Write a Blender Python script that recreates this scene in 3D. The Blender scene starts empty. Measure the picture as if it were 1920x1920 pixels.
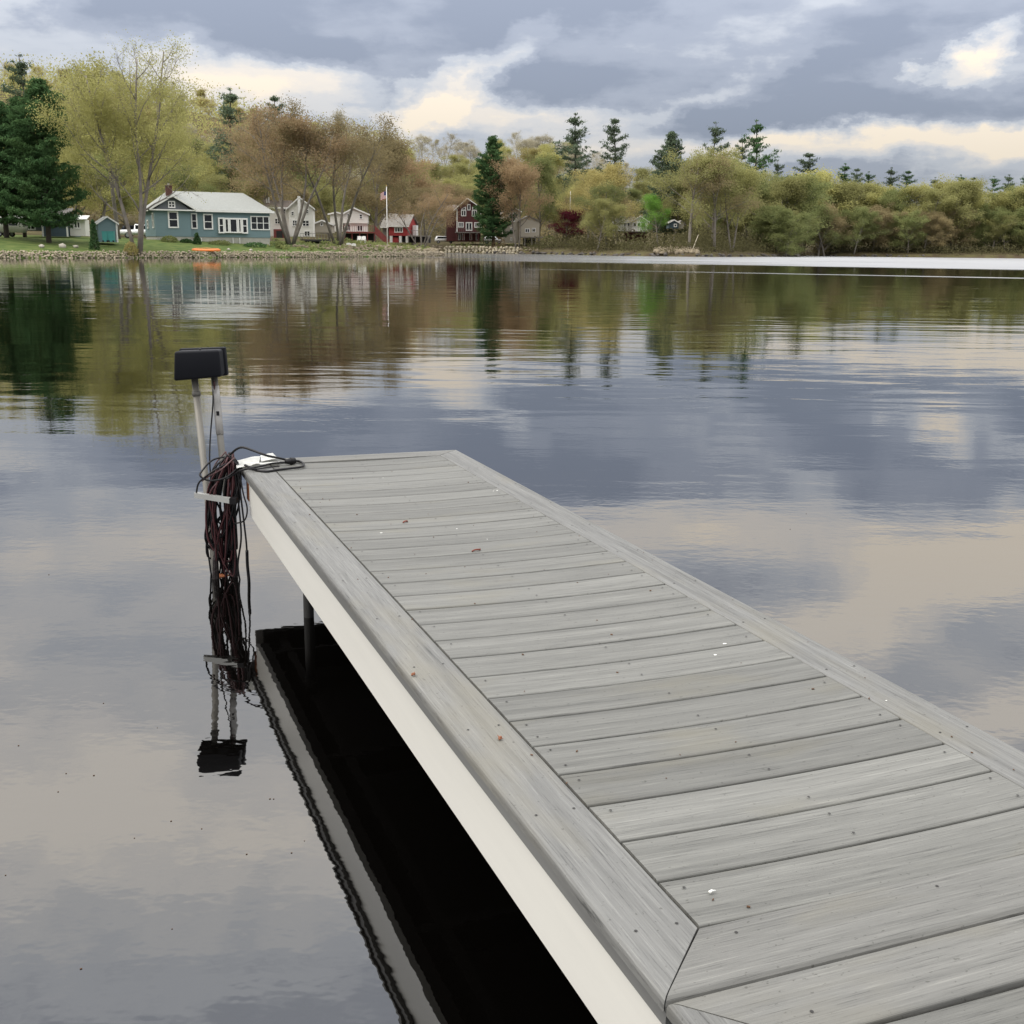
import bpy, bmesh, math, random
import numpy as np
from mathutils import Matrix, Vector, noise as mnoise

random.seed(7)
RNG = np.random.default_rng(7)
rad = math.radians
scene = bpy.context.scene
col = scene.collection

# ------------------------------------------------------------------ camera
F, PIT, ROL, HC = 2101.8, 0.2334, 0.0105, 1.63
G_F = np.array([0.0, math.cos(PIT), -math.sin(PIT)])
_r = np.array([1.0, 0, 0]); _u = np.cross(_r, G_F)
G_R = _r * math.cos(ROL) + _u * math.sin(ROL)
G_U = _u * math.cos(ROL) - _r * math.sin(ROL)
CAM = np.array([0, 0, HC])
cam_data = bpy.data.cameras.new('camera'); cam = bpy.data.objects.new('camera', cam_data); col.objects.link(cam)
cam.matrix_world = Matrix(((G_R[0], G_U[0], -G_F[0], 0), (G_R[1], G_U[1], -G_F[1], 0), (G_R[2], G_U[2], -G_F[2], HC), (0, 0, 0, 1)))
cam_data.sensor_width = 36; cam_data.lens = F / 1920 * 36
cam_data.clip_start = 0.05; cam_data.clip_end = 3000
scene.camera = cam

# ------------------------------------------------------------------ world: Nishita sky behind broken cloud
SUN_EL, SUN_AZ = 48, 258      # azimuth clockwise from +Y: to the left, behind the clouds
world = bpy.data.worlds.new('World'); scene.world = world; world.use_nodes = True
wn, wl = world.node_tree.nodes, world.node_tree.links
for n in list(wn): wn.remove(n)
def W(t, **k):
    n = wn.new(t)
    for a, b in k.items(): setattr(n, a, b)
    return n
def wm(op, a, b=None, c=None):
    n = W('ShaderNodeMath', operation=op)
    for i, v in enumerate((a, b, c)):
        if v is None: continue
        if isinstance(v, (int, float)): n.inputs[i].default_value = v
        else: wl.new(v, n.inputs[i])
    return n.outputs[0]
sky = W('ShaderNodeTexSky', sky_type='NISHITA', sun_disc=False)
sky.sun_elevation = rad(SUN_EL); sky.sun_rotation = rad(SUN_AZ)
bg_sky = W('ShaderNodeBackground'); bg_sky.inputs[1].default_value = 0.1
wl.new(sky.outputs[0], bg_sky.inputs[0])
tc = W('ShaderNodeTexCoord'); sep = W('ShaderNodeSeparateXYZ'); wl.new(tc.outputs['Generated'], sep.inputs[0])
dx, dy, dz = sep.outputs
dzc = wm('MAXIMUM', dz, 0.0)
el = wm('MULTIPLY', wm('ARCSINE', dzc), 57.2958)
az = wm('MULTIPLY', wm('ARCTAN2', dx, dy), 57.2958)
# cloud-layer plane coordinates (perspective-correct)
den = wm('ADD', dzc, 0.13)
cp = W('ShaderNodeCombineXYZ'); wl.new(wm('DIVIDE', dx, den), cp.inputs[0]); wl.new(wm('DIVIDE', dy, den), cp.inputs[1])
def wnoise(vec, scale, detail, rough, loc=(0, 0, 0), sc=(1, 1, 1), rot=0, dist=0.0):
    mp = W('ShaderNodeMapping'); mp.inputs[1].default_value = loc; mp.inputs[2].default_value = (0, 0, rot); mp.inputs[3].default_value = sc
    wl.new(vec, mp.inputs[0])
    n = W('ShaderNodeTexNoise'); n.inputs['Scale'].default_value = scale; n.inputs['Detail'].default_value = detail
    n.inputs['Roughness'].default_value = rough; n.inputs['Distortion'].default_value = dist
    wl.new(mp.outputs[0], n.inputs['Vector'])
    return n
ae = W('ShaderNodeCombineXYZ'); wl.new(az, ae.inputs[0]); wl.new(el, ae.inputs[1])
wp = wnoise(ae.outputs[0], 0.19, 6, 0.62, sc=(1, 1.7, 1))
wsep = W('ShaderNodeSeparateXYZ'); wl.new(wp.outputs['Color'], wsep.inputs[0])
azw = wm('ADD', az, wm('MULTIPLY', wm('SUBTRACT', wsep.outputs[0], 0.5), 8.5))
elw = wm('ADD', el, wm('MULTIPLY', wm('SUBTRACT', wsep.outputs[1], 0.5), 3.4))
# cloud masses seen in the photograph: (px x, px y, half-width px, half-height px, tilt deg, weight)
CL = [(430, 75, 420, 55, -9, -.34), (1000, 178, 230, 34, 4, -.40), (1540, 130, 210, 66, 22, -.40), (1560, 235, 330, 22, 3, -.42),
      (1890, 180, 95, 22, 8, -.34), (930, 20, 300, 40, 0, -.22), (640, 135, 120, 24, -4, -.25), (1250, 60, 200, 50, 20, -.10),
      (870, 178, 120, 34, 32, .62), (560, 165, 160, 27, -4, .30), (1715, 150, 60, 20, 28, .55), (1580, 285, 400, 22, 0, .55),
      (1850, 248, 120, 24, 30, .45), (1300, 195, 180, 14, 20, .20), (110, 75, 130, 26, 5, .36), (1000, 240, 280, 18, 0, .30),
      (420, 190, 160, 30, 0, .25), (1890, 20, 60, 40, 40, .22), (250, 20, 300, 18, 0, .10), (800, 235, 90, 18, 20, .12), (960, 45, 1000, 70, 0, -.10), (1040, 45, 190, 60, 20, -.34), (1860, 70, 110, 40, 20, -.30)]
# the same cloud deck higher up, as the lake mirrors it (azimuth deg, elevation deg, half-widths deg, tilt, weight)
CH = [(18, 17.5, 12, 1.6, -28, .62), (25, 21.5, 10, 1.1, -14, .58), (8, 19, 9, 2.0, -20, -.28), (20, 26, 12, 2, -10, -.18),
      (-18, 28, 11, 3, 14, .24), (-22, 20, 10, 3, 0, -.12), (-14, 38, 30, 5, 4, -.34), (-8, 13.6, 16, 1.5, 0, .26), (16, 14.2, 9, 1.3, 0, .22)]
feats = [((x - 960) * .02726, (460 - y) * .02726, w * .02726, h * .02726, t, a) for x, y, w, h, t, a in CL] + CH
aw = W('ShaderNodeCombineXYZ'); wl.new(azw, aw.inputs[0]); wl.new(elw, aw.inputs[1])
tot = None
for a, e, sx, sy, t, amp in feats:
    mp = W('ShaderNodeMapping', vector_type='TEXTURE'); mp.inputs[1].default_value = (a, e, 0); mp.inputs[2].default_value = (0, 0, rad(t))
    mp.inputs[3].default_value = (sx * 1.75, sy * 1.75, 1); wl.new(aw.outputs[0], mp.inputs[0])
    g = W('ShaderNodeTexGradient', gradient_type='SPHERICAL'); wl.new(mp.outputs[0], g.inputs[0])
    tot = wm('MULTIPLY', g.outputs[1], amp * 1.35) if tot is None else wm('MULTIPLY_ADD', g.outputs[1], amp * 1.35, tot)
n1 = wnoise(cp.outputs[0], 0.9, 6, 0.52, loc=(3.1, 1.7, 0), sc=(.8, 1.35, 1), rot=.35, dist=.35)
n3 = wnoise(ae.outputs[0], 0.30, 7, 0.58, loc=(1, 4, 0), sc=(.6, 1.7, 1), rot=-.3)
base = wm('ADD', wm('MULTIPLY', wm('SUBTRACT', n1.outputs[0], .5), 1.2), wm('MULTIPLY', wm('SUBTRACT', n3.outputs[0], .5), .75))
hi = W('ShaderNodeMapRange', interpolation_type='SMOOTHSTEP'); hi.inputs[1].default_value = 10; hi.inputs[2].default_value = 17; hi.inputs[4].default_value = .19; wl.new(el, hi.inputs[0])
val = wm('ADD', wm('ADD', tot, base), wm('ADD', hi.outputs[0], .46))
ramp = W('ShaderNodeValToRGB'); wl.new(val, ramp.inputs[0])
cr = ramp.color_ramp; cr.interpolation = 'EASE'
stops = [(0.0, (.225, .255, .325)), (0.28, (.305, .335, .405)), (0.48, (.44, .465, .515)), (0.66, (.56, .555, .56)), (0.84, (.68, .63, .575)), (1.0, (.79, .695, .57))]
while len(cr.elements) < len(stops): cr.elements.new(.5)
for e_, (p_, c_) in zip(cr.elements, stops): e_.position = p_; e_.color = (*c_, 1)
# the warm tint belongs to the low, distant breaks; higher cloud is white-grey
sat = W('ShaderNodeMapRange', interpolation_type='SMOOTHSTEP'); sat.inputs[1].default_value = 9; sat.inputs[2].default_value = 24; sat.inputs[3].default_value = 1; sat.inputs[4].default_value = .55; wl.new(el, sat.inputs[0])
hsv = W('ShaderNodeHueSaturation'); wl.new(sat.outputs[0], hsv.inputs['Saturation']); wl.new(ramp.outputs[0], hsv.inputs['Color'])
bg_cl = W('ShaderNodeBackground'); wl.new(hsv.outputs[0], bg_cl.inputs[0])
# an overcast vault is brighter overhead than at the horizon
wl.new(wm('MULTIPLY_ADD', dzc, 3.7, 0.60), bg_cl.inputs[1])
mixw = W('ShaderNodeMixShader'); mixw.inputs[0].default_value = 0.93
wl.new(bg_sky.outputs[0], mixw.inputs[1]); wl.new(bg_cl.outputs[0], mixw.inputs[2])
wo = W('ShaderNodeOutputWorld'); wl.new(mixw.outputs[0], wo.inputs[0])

sun_d = bpy.data.lights.new('sun', 'SUN'); sun_d.energy = 1.5; sun_d.angle = rad(30); sun_d.color = (1, .94, .84)
sun = bpy.data.objects.new('sun', sun_d); col.objects.link(sun)
_sd = Vector((math.sin(rad(SUN_AZ)) * math.cos(rad(SUN_EL)), math.cos(rad(SUN_AZ)) * math.cos(rad(SUN_EL)), math.sin(rad(SUN_EL))))
sun.rotation_euler = (-_sd).to_track_quat('-Z', 'Y').to_euler(); sun.location = (-20, -30, 40)
scene.view_settings.view_transform = 'Standard'; scene.view_settings.look = 'None'
scene.view_settings.exposure = 0.38; scene.view_settings.gamma = 1.0; scene.view_settings.use_curve_mapping = False
scene.render.engine = 'CYCLES'
scene.cycles.max_bounces = 6; scene.cycles.transparent_max_bounces = 8

# ------------------------------------------------------------------ helpers: geometry of the view
def at(px, py, Y):
    d = G_F * F + G_R * (px - 960) + G_U * (960 - py)
    return Vector(d * (Y / d[1]) + CAM)
def on_z(px, py, z=0.0):
    d = G_F * F + G_R * (px - 960) + G_U * (960 - py)
    return Vector(d * ((z - HC) / d[2]) + CAM)
DOCK_R = np.array([[.93052, -.36615, .00866], [.36614, .93055, .00239], [-.00893, .00095, .99996]])
DOCK_C = np.array([-.88765, -1.38489, 1.06376])
_t = CAM - DOCK_R @ DOCK_C
M_DOCK = Matrix([list(DOCK_R[i]) + [_t[i]] for i in range(3)] + [[0, 0, 0, 1]])
def to_dock(v): return DOCK_R.T @ (np.array(v) - _t)
def deck(px, py, z=0.0):
    """point of the dock frame seen at a pixel, z above the deck top"""
    d = DOCK_R.T @ (G_F * F + G_R * (px - 960) + G_U * (960 - py))
    return Vector(d * ((z - DOCK_C[2]) / d[2]) + DOCK_C)

# ------------------------------------------------------------------ helpers: materials
MATS = {}
def mat(name, color=(.5, .5, .5), rough=.6, metal=0.0, spec=.5, var=0.0, vscale=3.0, stretch=(1, 1, 1), bump=0.0, bscale=40, color2=None, objvar=0.0):
    """principled material with a noise-driven colour variation"""
    if name in MATS: return MATS[name]
    m = bpy.data.materials.new(name); m.use_nodes = True; MATS[name] = m
    nt = m.node_tree; N, L = nt.nodes, nt.links
    b = N['Principled BSDF']; b.inputs['Roughness'].default_value = rough; b.inputs['Metallic'].default_value = metal
    b.inputs['Specular IOR Level'].default_value = spec
    c1 = tuple(max(0, x * (1 - var)) for x in color); c2 = color2 or tuple(min(1, x * (1 + var)) for x in color)
    tcn = N.new('ShaderNodeTexCoord'); mp = N.new('ShaderNodeMapping'); mp.inputs[3].default_value = stretch
    L.new(tcn.outputs['Object'], mp.inputs[0])
    nz = N.new('ShaderNodeTexNoise'); nz.inputs['Scale'].default_value = vscale; nz.inputs['Detail'].default_value = 6
    nz.inputs['Roughness'].default_value = .62; L.new(mp.outputs[0], nz.inputs['Vector'])
    rp = N.new('ShaderNodeValToRGB'); rp.color_ramp.elements[0].position = .3; rp.color_ramp.elements[1].position = .7
    rp.color_ramp.elements[0].color = (*c1, 1); rp.color_ramp.elements[1].color = (*c2, 1)
    L.new(nz.outputs[0], rp.inputs[0])
    out = rp.outputs[0]
    if objvar:
        oi = N.new('ShaderNodeObjectInfo'); hs = N.new('ShaderNodeHueSaturation')
        mr = N.new('ShaderNodeMapRange'); mr.inputs[3].default_value = 1 - objvar; mr.inputs[4].default_value = 1 + objvar
        L.new(oi.outputs['Random'], mr.inputs[0]); L.new(mr.outputs[0], hs.inputs['Value']); L.new(out, hs.inputs['Color']); out = hs.outputs[0]
    L.new(out, b.inputs['Base Color'])
    if bump:
        n2 = N.new('ShaderNodeTexNoise'); n2.inputs['Scale'].default_value = bscale; n2.inputs['Detail'].default_value = 5
        L.new(mp.outputs[0], n2.inputs['Vector'])
        bp = N.new('ShaderNodeBump'); bp.inputs['Strength'].default_value = 1; bp.inputs['Distance'].default_value = bump
        L.new(n2.outputs[0], bp.inputs['Height']); L.new(bp.outputs[0], b.inputs['Normal'])
    return m
def leaf_mat(name, ca, cb, trans=.5):
    if name in MATS: return MATS[name]
    m = bpy.data.materials.new(name); m.use_nodes = True; MATS[name] = m
    nt = m.node_tree; N, L = nt.nodes, nt.links
    for n in list(N): N.remove(n)
    tcn = N.new('ShaderNodeTexCoord'); nz = N.new('ShaderNodeTexNoise'); nz.inputs['Scale'].default_value = .55; nz.inputs['Detail'].default_value = 5
    nz.inputs['Roughness'].default_value = .7
    L.new(tcn.outputs['Object'], nz.inputs['Vector'])
    rp = N.new('ShaderNodeValToRGB'); rp.color_ramp.elements[0].position = .34; rp.color_ramp.elements[1].position = .66
    rp.color_ramp.elements[0].color = (*ca, 1); rp.color_ramp.elements[1].color = (*cb, 1); L.new(nz.outputs[0], rp.inputs[0])
    oi = N.new('ShaderNodeObjectInfo'); mr = N.new('ShaderNodeMapRange'); mr.inputs[3].default_value = .82; mr.inputs[4].default_value = 1.2
    L.new(oi.outputs['Random'], mr.inputs[0])
    hs = N.new('ShaderNodeHueSaturation'); L.new(mr.outputs[0], hs.inputs['Value']); L.new(rp.outputs[0], hs.inputs['Color'])
    d = N.new('ShaderNodeBsdfDiffuse'); t = N.new('ShaderNodeBsdfTranslucent'); mx = N.new('ShaderNodeMixShader'); mx.inputs[0].default_value = trans
    L.new(hs.outputs[0], d.inputs[0]); L.new(hs.outputs[0], t.inputs[0]); L.new(d.outputs[0], mx.inputs[1]); L.new(t.outputs[0], mx.inputs[2])
    o = N.new('ShaderNodeOutputMaterial'); L.new(mx.outputs[0], o.inputs[0])
    return m

# ------------------------------------------------------------------ helpers: objects
def tag(o, label=None, cat=None, group=None, kind=None):
    if label: o['label'] = label
    if cat: o['category'] = cat
    if group: o['group'] = group
    if kind: o['kind'] = kind
    return o
def link(name, me, m=None, parent=None):
    o = bpy.data.objects.new(name, me); col.objects.link(o)
    if m is not None and me is not None and len(me.materials) == 0: me.materials.append(m)
    if parent: o.parent = parent
    return o
def empty(name, loc=(0, 0, 0), rz=0.0, label=None, cat=None, group=None, matrix=None):
    o = bpy.data.objects.new(name, None); col.objects.link(o); o.empty_display_size = .3
    o.location = loc; o.rotation_euler = (0, 0, rz)
    if matrix is not None: o.matrix_world = matrix
    return tag(o, label, cat, group)
class MB:
    """collects shapes; build() links them as one mesh object"""
    def __init__(s): s.v = []; s.f = []
    def add(s, vs, fs):
        k = len(s.v); s.v += [tuple(v) for v in vs]; s.f += [tuple(i + k for i in f) for f in fs]; return s
    def box(s, a, b):
        x0, y0, z0 = a; x1, y1, z1 = b
        return s.add([(x0, y0, z0), (x1, y0, z0), (x1, y1, z0), (x0, y1, z0), (x0, y0, z1), (x1, y0, z1), (x1, y1, z1), (x0, y1, z1)],
                     [(0, 3, 2, 1), (4, 5, 6, 7), (0, 1, 5, 4), (1, 2, 6, 5), (2, 3, 7, 6), (3, 0, 4, 7)])
    def prism(s, poly, y0, y1):
        """polygon in x,z extruded along y"""
        n = len(poly)
        vs = [(x, y0, z) for x, z in poly] + [(x, y1, z) for x, z in poly]
        return s.add(vs, [tuple(range(n)), tuple(range(2 * n - 1, n - 1, -1))] + [(i, i + n, (i + 1) % n + n, (i + 1) % n) for i in range(n)])
    def slab(s, quad, t):
        """four corners, thickened downwards by t"""
        q = [Vector(p) for p in quad]; n = (q[1] - q[0]).cross(q[3] - q[0]).normalized()
        if n.z < 0: n = -n
        lo = [p - n * t for p in q]
        return s.add(q + lo, [(0, 1, 2, 3), (7, 6, 5, 4)] + [(i, i + 4, (i + 1) % 4 + 4, (i + 1) % 4) for i in range(4)])
    def tube(s, pts, r, n=6, r1=None):
        pts = [Vector(p) for p in pts]; m = len(pts); rings = []
        for i, p in enumerate(pts):
            t = (pts[min(i + 1, m - 1)] - pts[max(i - 1, 0)]).normalized()
            a = t.orthogonal().normalized() if i == 0 else (rings_a - t * rings_a.dot(t)).normalized()
            rings_a = a; b = t.cross(a); rr = r if r1 is None else r + (r1 - r) * i / (m - 1)
            rings.append([p + (a * math.cos(2 * math.pi * j / n) + b * math.sin(2 * math.pi * j / n)) * rr for j in range(n)])
        vs = [v for ring in rings for v in ring]
        fs = [(i * n + j, i * n + (j + 1) % n, (i + 1) * n + (j + 1) % n, (i + 1) * n + j) for i in range(m - 1) for j in range(n)]
        return s.add(vs, fs + [tuple(range(n - 1, -1, -1)), tuple(range((m - 1) * n, m * n))])
    def mesh(s, name, smooth=False):
        me = bpy.data.meshes.new(name); me.from_pydata(s.v, [], s.f)
        bm = bmesh.new(); bm.from_mesh(me); bmesh.ops.recalc_face_normals(bm, faces=bm.faces); bm.to_mesh(me); bm.free()
        if smooth: me.polygons.foreach_set('use_smooth', [True] * len(me.polygons))
        me.update(); return me
    def build(s, name, m, parent=None, smooth=False): return link(name, s.mesh(name, smooth), m, parent)
def box(name, a, b, m, parent): return MB().box(a, b).build(name, m, parent)
def np_mesh(name, V, Fq):
    """numpy vertices and quads (or triangles) to a mesh"""
    me = bpy.data.meshes.new(name); k = Fq.shape[1]
    me.vertices.add(len(V)); me.vertices.foreach_set('co', np.asarray(V, np.float32).ravel())
    me.loops.add(Fq.size); me.loops.foreach_set('vertex_index', np.asarray(Fq, np.int32).ravel())
    me.polygons.add(len(Fq)); me.polygons.foreach_set('loop_start', np.arange(len(Fq), dtype=np.int32) * k)
    me.update(calc_edges=True); return me
def spline(pts, n=8):
    P = [Vector(p) for p in pts]; P = [P[0] * 2 - P[1]] + P + [P[-1] * 2 - P[-2]]; out = []
    for i in range(1, len(P) - 2):
        a, b, c, d = P[i - 1:i + 3]
        for k in range(n):
            t = k / n
            out.append(.5 * ((2 * b) + (c - a) * t + (2 * a - 5 * b + 4 * c - d) * t * t + (3 * b - a - 3 * c + d) * t ** 3))
    return out + [P[-2]]

# ------------------------------------------------------------------ the lake
def lake_material():
    m = bpy.data.materials.new('lake_water'); m.use_nodes = True
    nt = m.node_tree; N, L = nt.nodes, nt.links
    b = N['Principled BSDF']
    b.inputs['Base Color'].default_value = (.0012, .0010, .0008, 1)
    b.inputs['IOR'].default_value = 2.05
    geo = N.new('ShaderNodeNewGeometry'); sp = N.new('ShaderNodeSeparateXYZ'); L.new(geo.outputs['Position'], sp.inputs[0])
    X, Y = sp.outputs[0], sp.outputs[1]
    def mm(op, a, b_=None, c=None):
        n = N.new('ShaderNodeMath'); n.operation = op
        for i, v in enumerate((a, b_, c)):
            if v is None: continue
            if isinstance(v, (int, float)): n.inputs[i].default_value = v
            else: L.new(v, n.inputs[i])
        return n.outputs[0]
    def ss(v, a, b_):
        n = N.new('ShaderNodeMapRange'); n.interpolation_type = 'SMOOTHSTEP'; n.inputs[1].default_value = a; n.inputs[2].default_value = b_
        L.new(v, n.inputs[0]); return n.outputs[0]
    def nz(scale, sc, det=3, rough=.5, rot=0, dist=0):
        mp = N.new('ShaderNodeMapping'); mp.inputs[3].default_value = sc; mp.inputs[2].default_value = (0, 0, rot)
        L.new(geo.outputs['Position'], mp.inputs[0])
        n = N.new('ShaderNodeTexNoise'); n.inputs['Scale'].default_value = scale; n.inputs['Detail'].default_value = det
        n.inputs['Roughness'].default_value = rough; n.inputs['Distortion'].default_value = dist
        L.new(mp.outputs[0], n.inputs['Vector']); return n.outputs[0]
    edge = mm('MULTIPLY', mm('SUBTRACT', nz(.06, (1, 1, 1)), .5), 26)
    # breeze-ruffled water towards the far shore, and a thin cat's-paw in front of it
    Yw = mm('ADD', Y, mm('MULTIPLY', edge, .22)); Xw = mm('ADD', X, edge)
    zone = mm('MULTIPLY', ss(mm('ADD', Yw, mm('MULTIPLY', X, .42)), 116, 126), ss(mm('MULTIPLY_ADD', Y, .10, Xw), 0, 14))
    line = mm('ABSOLUTE', mm('SUBTRACT', mm('MULTIPLY_ADD', X, .38, Yw), 82.5))
    paw = mm('MULTIPLY', mm('MULTIPLY', mm('SUBTRACT', 1, ss(line, .3, 1.9)), .75), ss(Xw, -6, 12))
    ruff = mm('MAXIMUM', zone, paw)
    streak = ss(nz(.30, (.10, 1, 1), 5, .6), .30, .62)
    ruff = mm('MULTIPLY', ruff, mm('MULTIPLY_ADD', mm('MULTIPLY', streak, ss(X, -6, 40)), .55, mm('MULTIPLY_ADD', ss(X, 5, 60), .25, .2)))
    L.new(mm('MULTIPLY_ADD', ruff, .60, .012), b.inputs['Roughness'])
    # ruffled facets mirror the open sky at all angles
    gl = N.new('ShaderNodeBsdfGlossy'); gl.inputs['Color'].default_value = (.92, .93, .95, 1); gl.inputs['Roughness'].default_value = .62
    mxs = N.new('ShaderNodeMixShader'); L.new(mm('MULTIPLY', ruff, .36), mxs.inputs[0]); L.new(b.outputs[0], mxs.inputs[1]); L.new(gl.outputs[0], mxs.inputs[2])
    L.new(mxs.outputs[0], N['Material Output'].inputs[0])
    # ripples: small ones everywhere, stronger across the middle distance, mirror-calm beside the dock
    calm = ss(Y, 3, 17); patch = ss(nz(.11, (.5, 1, 1), 2), .36, .66)
    far = mm('SUBTRACT', 1, mm('MULTIPLY', ss(Y, 40, 90), .55))
    a1 = mm('MULTIPLY', mm('MULTIPLY_ADD', mm('MULTIPLY', calm, mm('MULTIPLY_ADD', patch, .75, .25)), .0075, .0013), far)
    h = mm('MULTIPLY', nz(1.5, (.42, 1.25, 1), 2, .4, .08, .4), a1)
    h = mm('ADD', h, mm('MULTIPLY', mm('MULTIPLY', nz(.42, (.5, 1.2, 1), 1, .4, -.12, .3), .012), mm('MULTIPLY', calm, far)))
    h = mm('ADD', h, mm('MULTIPLY', nz(13, (.8, 1.1, 1), 2, .5), .00042))
    bp = N.new('ShaderNodeBump'); bp.inputs['Strength'].default_value = 1; bp.inputs['Distance'].default_value = 1
    L.new(h, bp.inputs['Height']); L.new(bp.outputs[0], b.inputs['Normal']); L.new(bp.outputs[0], gl.inputs['Normal'])
    return m
lake = MB().add([(-700, -300, 0), (700, -300, 0), (700, 900, 0), (-700, 900, 0)], [(0, 1, 2, 3)]).build('lake_water', lake_material())
tag(lake, 'calm dark lake water mirroring the cloudy sky and the wooded shore', 'water', kind='structure')

# ------------------------------------------------------------------ the land
SHORE = [(-400, 70), (-90, 90)] + [tuple(on_z(x, y)[:2]) for x, y in ((0, 484), (200, 483.6), (400, 483), (600, 482), (780, 481), (832, 480))]
SHORE += [tuple(at(800, 476, 205)[:2]), tuple(at(835, 474.5, 236)[:2])] + [tuple(on_z(x, y)[:2]) for x, y in ((900, 475), (976, 476), (1060, 477.5), (1156, 479.7), (1300, 481.5), (1400, 481.6), (1490, 481.2))]
SHORE += [tuple(at(1500, 479, 275)[:2]), tuple(at(1520, 478, 275)[:2]), tuple(at(1560, 481, 258)[:2]), tuple(at(1740, 483, 255)[:2]), tuple(on_z(1920, 484.7)[:2]), (180, 262), (420, 300)]
SH = np.array(SHORE)
def shore_sd(X, Y):
    """signed distance to the shoreline, positive on land"""
    X, Y = np.asarray(X, float), np.asarray(Y, float); best = np.full(X.shape, 1e9); up = np.zeros(X.shape, int)
    for (x0, y0), (x1, y1) in zip(SH[:-1], SH[1:]):
        ex, ey = x1 - x0, y1 - y0; t = np.clip(((X - x0) * ex + (Y - y0) * ey) / (ex * ex + ey * ey), 0, 1)
        best = np.minimum(best, np.hypot(X - x0 - t * ex, Y - y0 - t * ey))
        hit = ((x0 <= X) & (X < x1)) | ((x1 <= X) & (X < x0))
        with np.errstate(divide='ignore', invalid='ignore'): yy = y0 + (X - x0) / (ex if ex else 1e-9) * ey
        up += (hit & (yy < Y)).astype(int)
    return np.where(up % 2 == 1, best, -best)
HILL_X = [-900, 0, 250, 400, 560, 760, 960, 1080, 1180, 1320, 1500, 3000]
HILL_H = [48, 48, 46, 40, 34, 31, 30, 24, 16, 11, 9, 9]
def ground_z(X, Y):
    X, Y = np.asarray(X, float), np.asarray(Y, float); sd = shore_sd(X, Y)
    z = np.where(sd < 0, np.maximum(sd * .5, -3), np.minimum(sd * 1.2, .62) + np.clip(sd - .5, 0, 15) * .085 + np.clip(sd - 24, 0, 60) * .02)
    px = 960 + F * X / np.maximum(Y, 30) / .973; H = np.interp(px, HILL_X, HILL_H)
    t = np.clip((Y - np.interp(px, [0, 470, 500, 690, 715, 800, 840, 1010, 1060, 1400], [172, 178, 205, 212, 240, 248, 282, 280, 268, 262])) / 235, 0, 1); t = t * t * (3 - 2 * t)
    return z + np.where(sd > 0, H * t * np.clip(sd / 30, 0, 1), 0)
def gz(x, y): return float(ground_z(np.array([x]), np.array([y]))[0])
def ground_at(px, Y):
    """point on the ground under image column px at depth Y"""
    v = at(px, 460, Y); return Vector((v.x, v.y, gz(v.x, v.y)))
gx = np.concatenate([np.arange(-420, -80, 10), np.arange(-80, 140, 2.0), np.arange(140, 440, 10)])
gy = np.concatenate([np.arange(60, 290, 2.0), np.arange(290, 720, 8)])
GX, GY = np.meshgrid(gx, gy); GZ = ground_z(GX, GY)
V = np.stack([GX, GY, GZ], -1).reshape(-1, 3); nx, ny = len(gx), len(gy)
ii = (np.arange(ny - 1)[:, None] * nx + np.arange(nx - 1)[None, :]).ravel()
me = np_mesh('terrain', V, np.stack([ii, ii + 1, ii + nx + 1, ii + nx], -1)); me.polygons.foreach_set('use_smooth', [True] * len(me.polygons))
def land_material():
    m = bpy.data.materials.new('land'); m.use_nodes = True; nt = m.node_tree; N, L = nt.nodes, nt.links; b = N['Principled BSDF']
    b.inputs['Roughness'].default_value = .95; b.inputs['Specular IOR Level'].default_value = .1
    geo = N.new('ShaderNodeNewGeometry'); sp = N.new('ShaderNodeSeparateXYZ'); L.new(geo.outputs['Position'], sp.inputs[0])
    def ramp2(f, c1, c2, a=.35, b_=.65):
        r = N.new('ShaderNodeValToRGB'); r.color_ramp.elements[0].position = a; r.color_ramp.elements[1].position = b_
        r.color_ramp.elements[0].color = (*c1, 1); r.color_ramp.elements[1].color = (*c2, 1); L.new(f, r.inputs[0]); return r.outputs[0]
    def nz(s, d=5):
        n = N.new('ShaderNodeTexNoise'); n.inputs['Scale'].default_value = s; n.inputs['Detail'].default_value = d; L.new(geo.outputs['Position'], n.inputs['Vector']); return n.outputs[0]
    grass = ramp2(nz(.9, 8), (.045, .080, .020), (.125, .150, .045), .3, .72); litter = ramp2(nz(.5), (.07, .052, .032), (.10, .09, .04))
    # lawn on the near point (left, X < -14 and Y < 150), leaf litter under the woods
    def mr(v, a, b_):
        n = N.new('ShaderNodeMapRange'); n.interpolation_type = 'SMOOTHSTEP'; n.inputs[1].default_value = a; n.inputs[2].default_value = b_; L.new(v, n.inputs[0]); return n.outputs[0]
    mu = N.new('ShaderNodeMath'); mu.operation = 'MULTIPLY'; L.new(mr(sp.outputs[0], -8, -16), mu.inputs[0]); L.new(mr(sp.outputs[1], 172, 150), mu.inputs[1])
    mx = N.new('ShaderNodeMix'); mx.data_type = 'RGBA'; L.new(mu.outputs[0], mx.inputs[0]); L.new(litter, mx.inputs[6]); L.new(grass, mx.inputs[7])
    L.new(mx.outputs[2], b.inputs['Base Color'])
    return m
tag(link('ground', me, land_material()), 'grassy shore rising to a wooded hillside behind the lake', 'ground', kind='structure')

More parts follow.
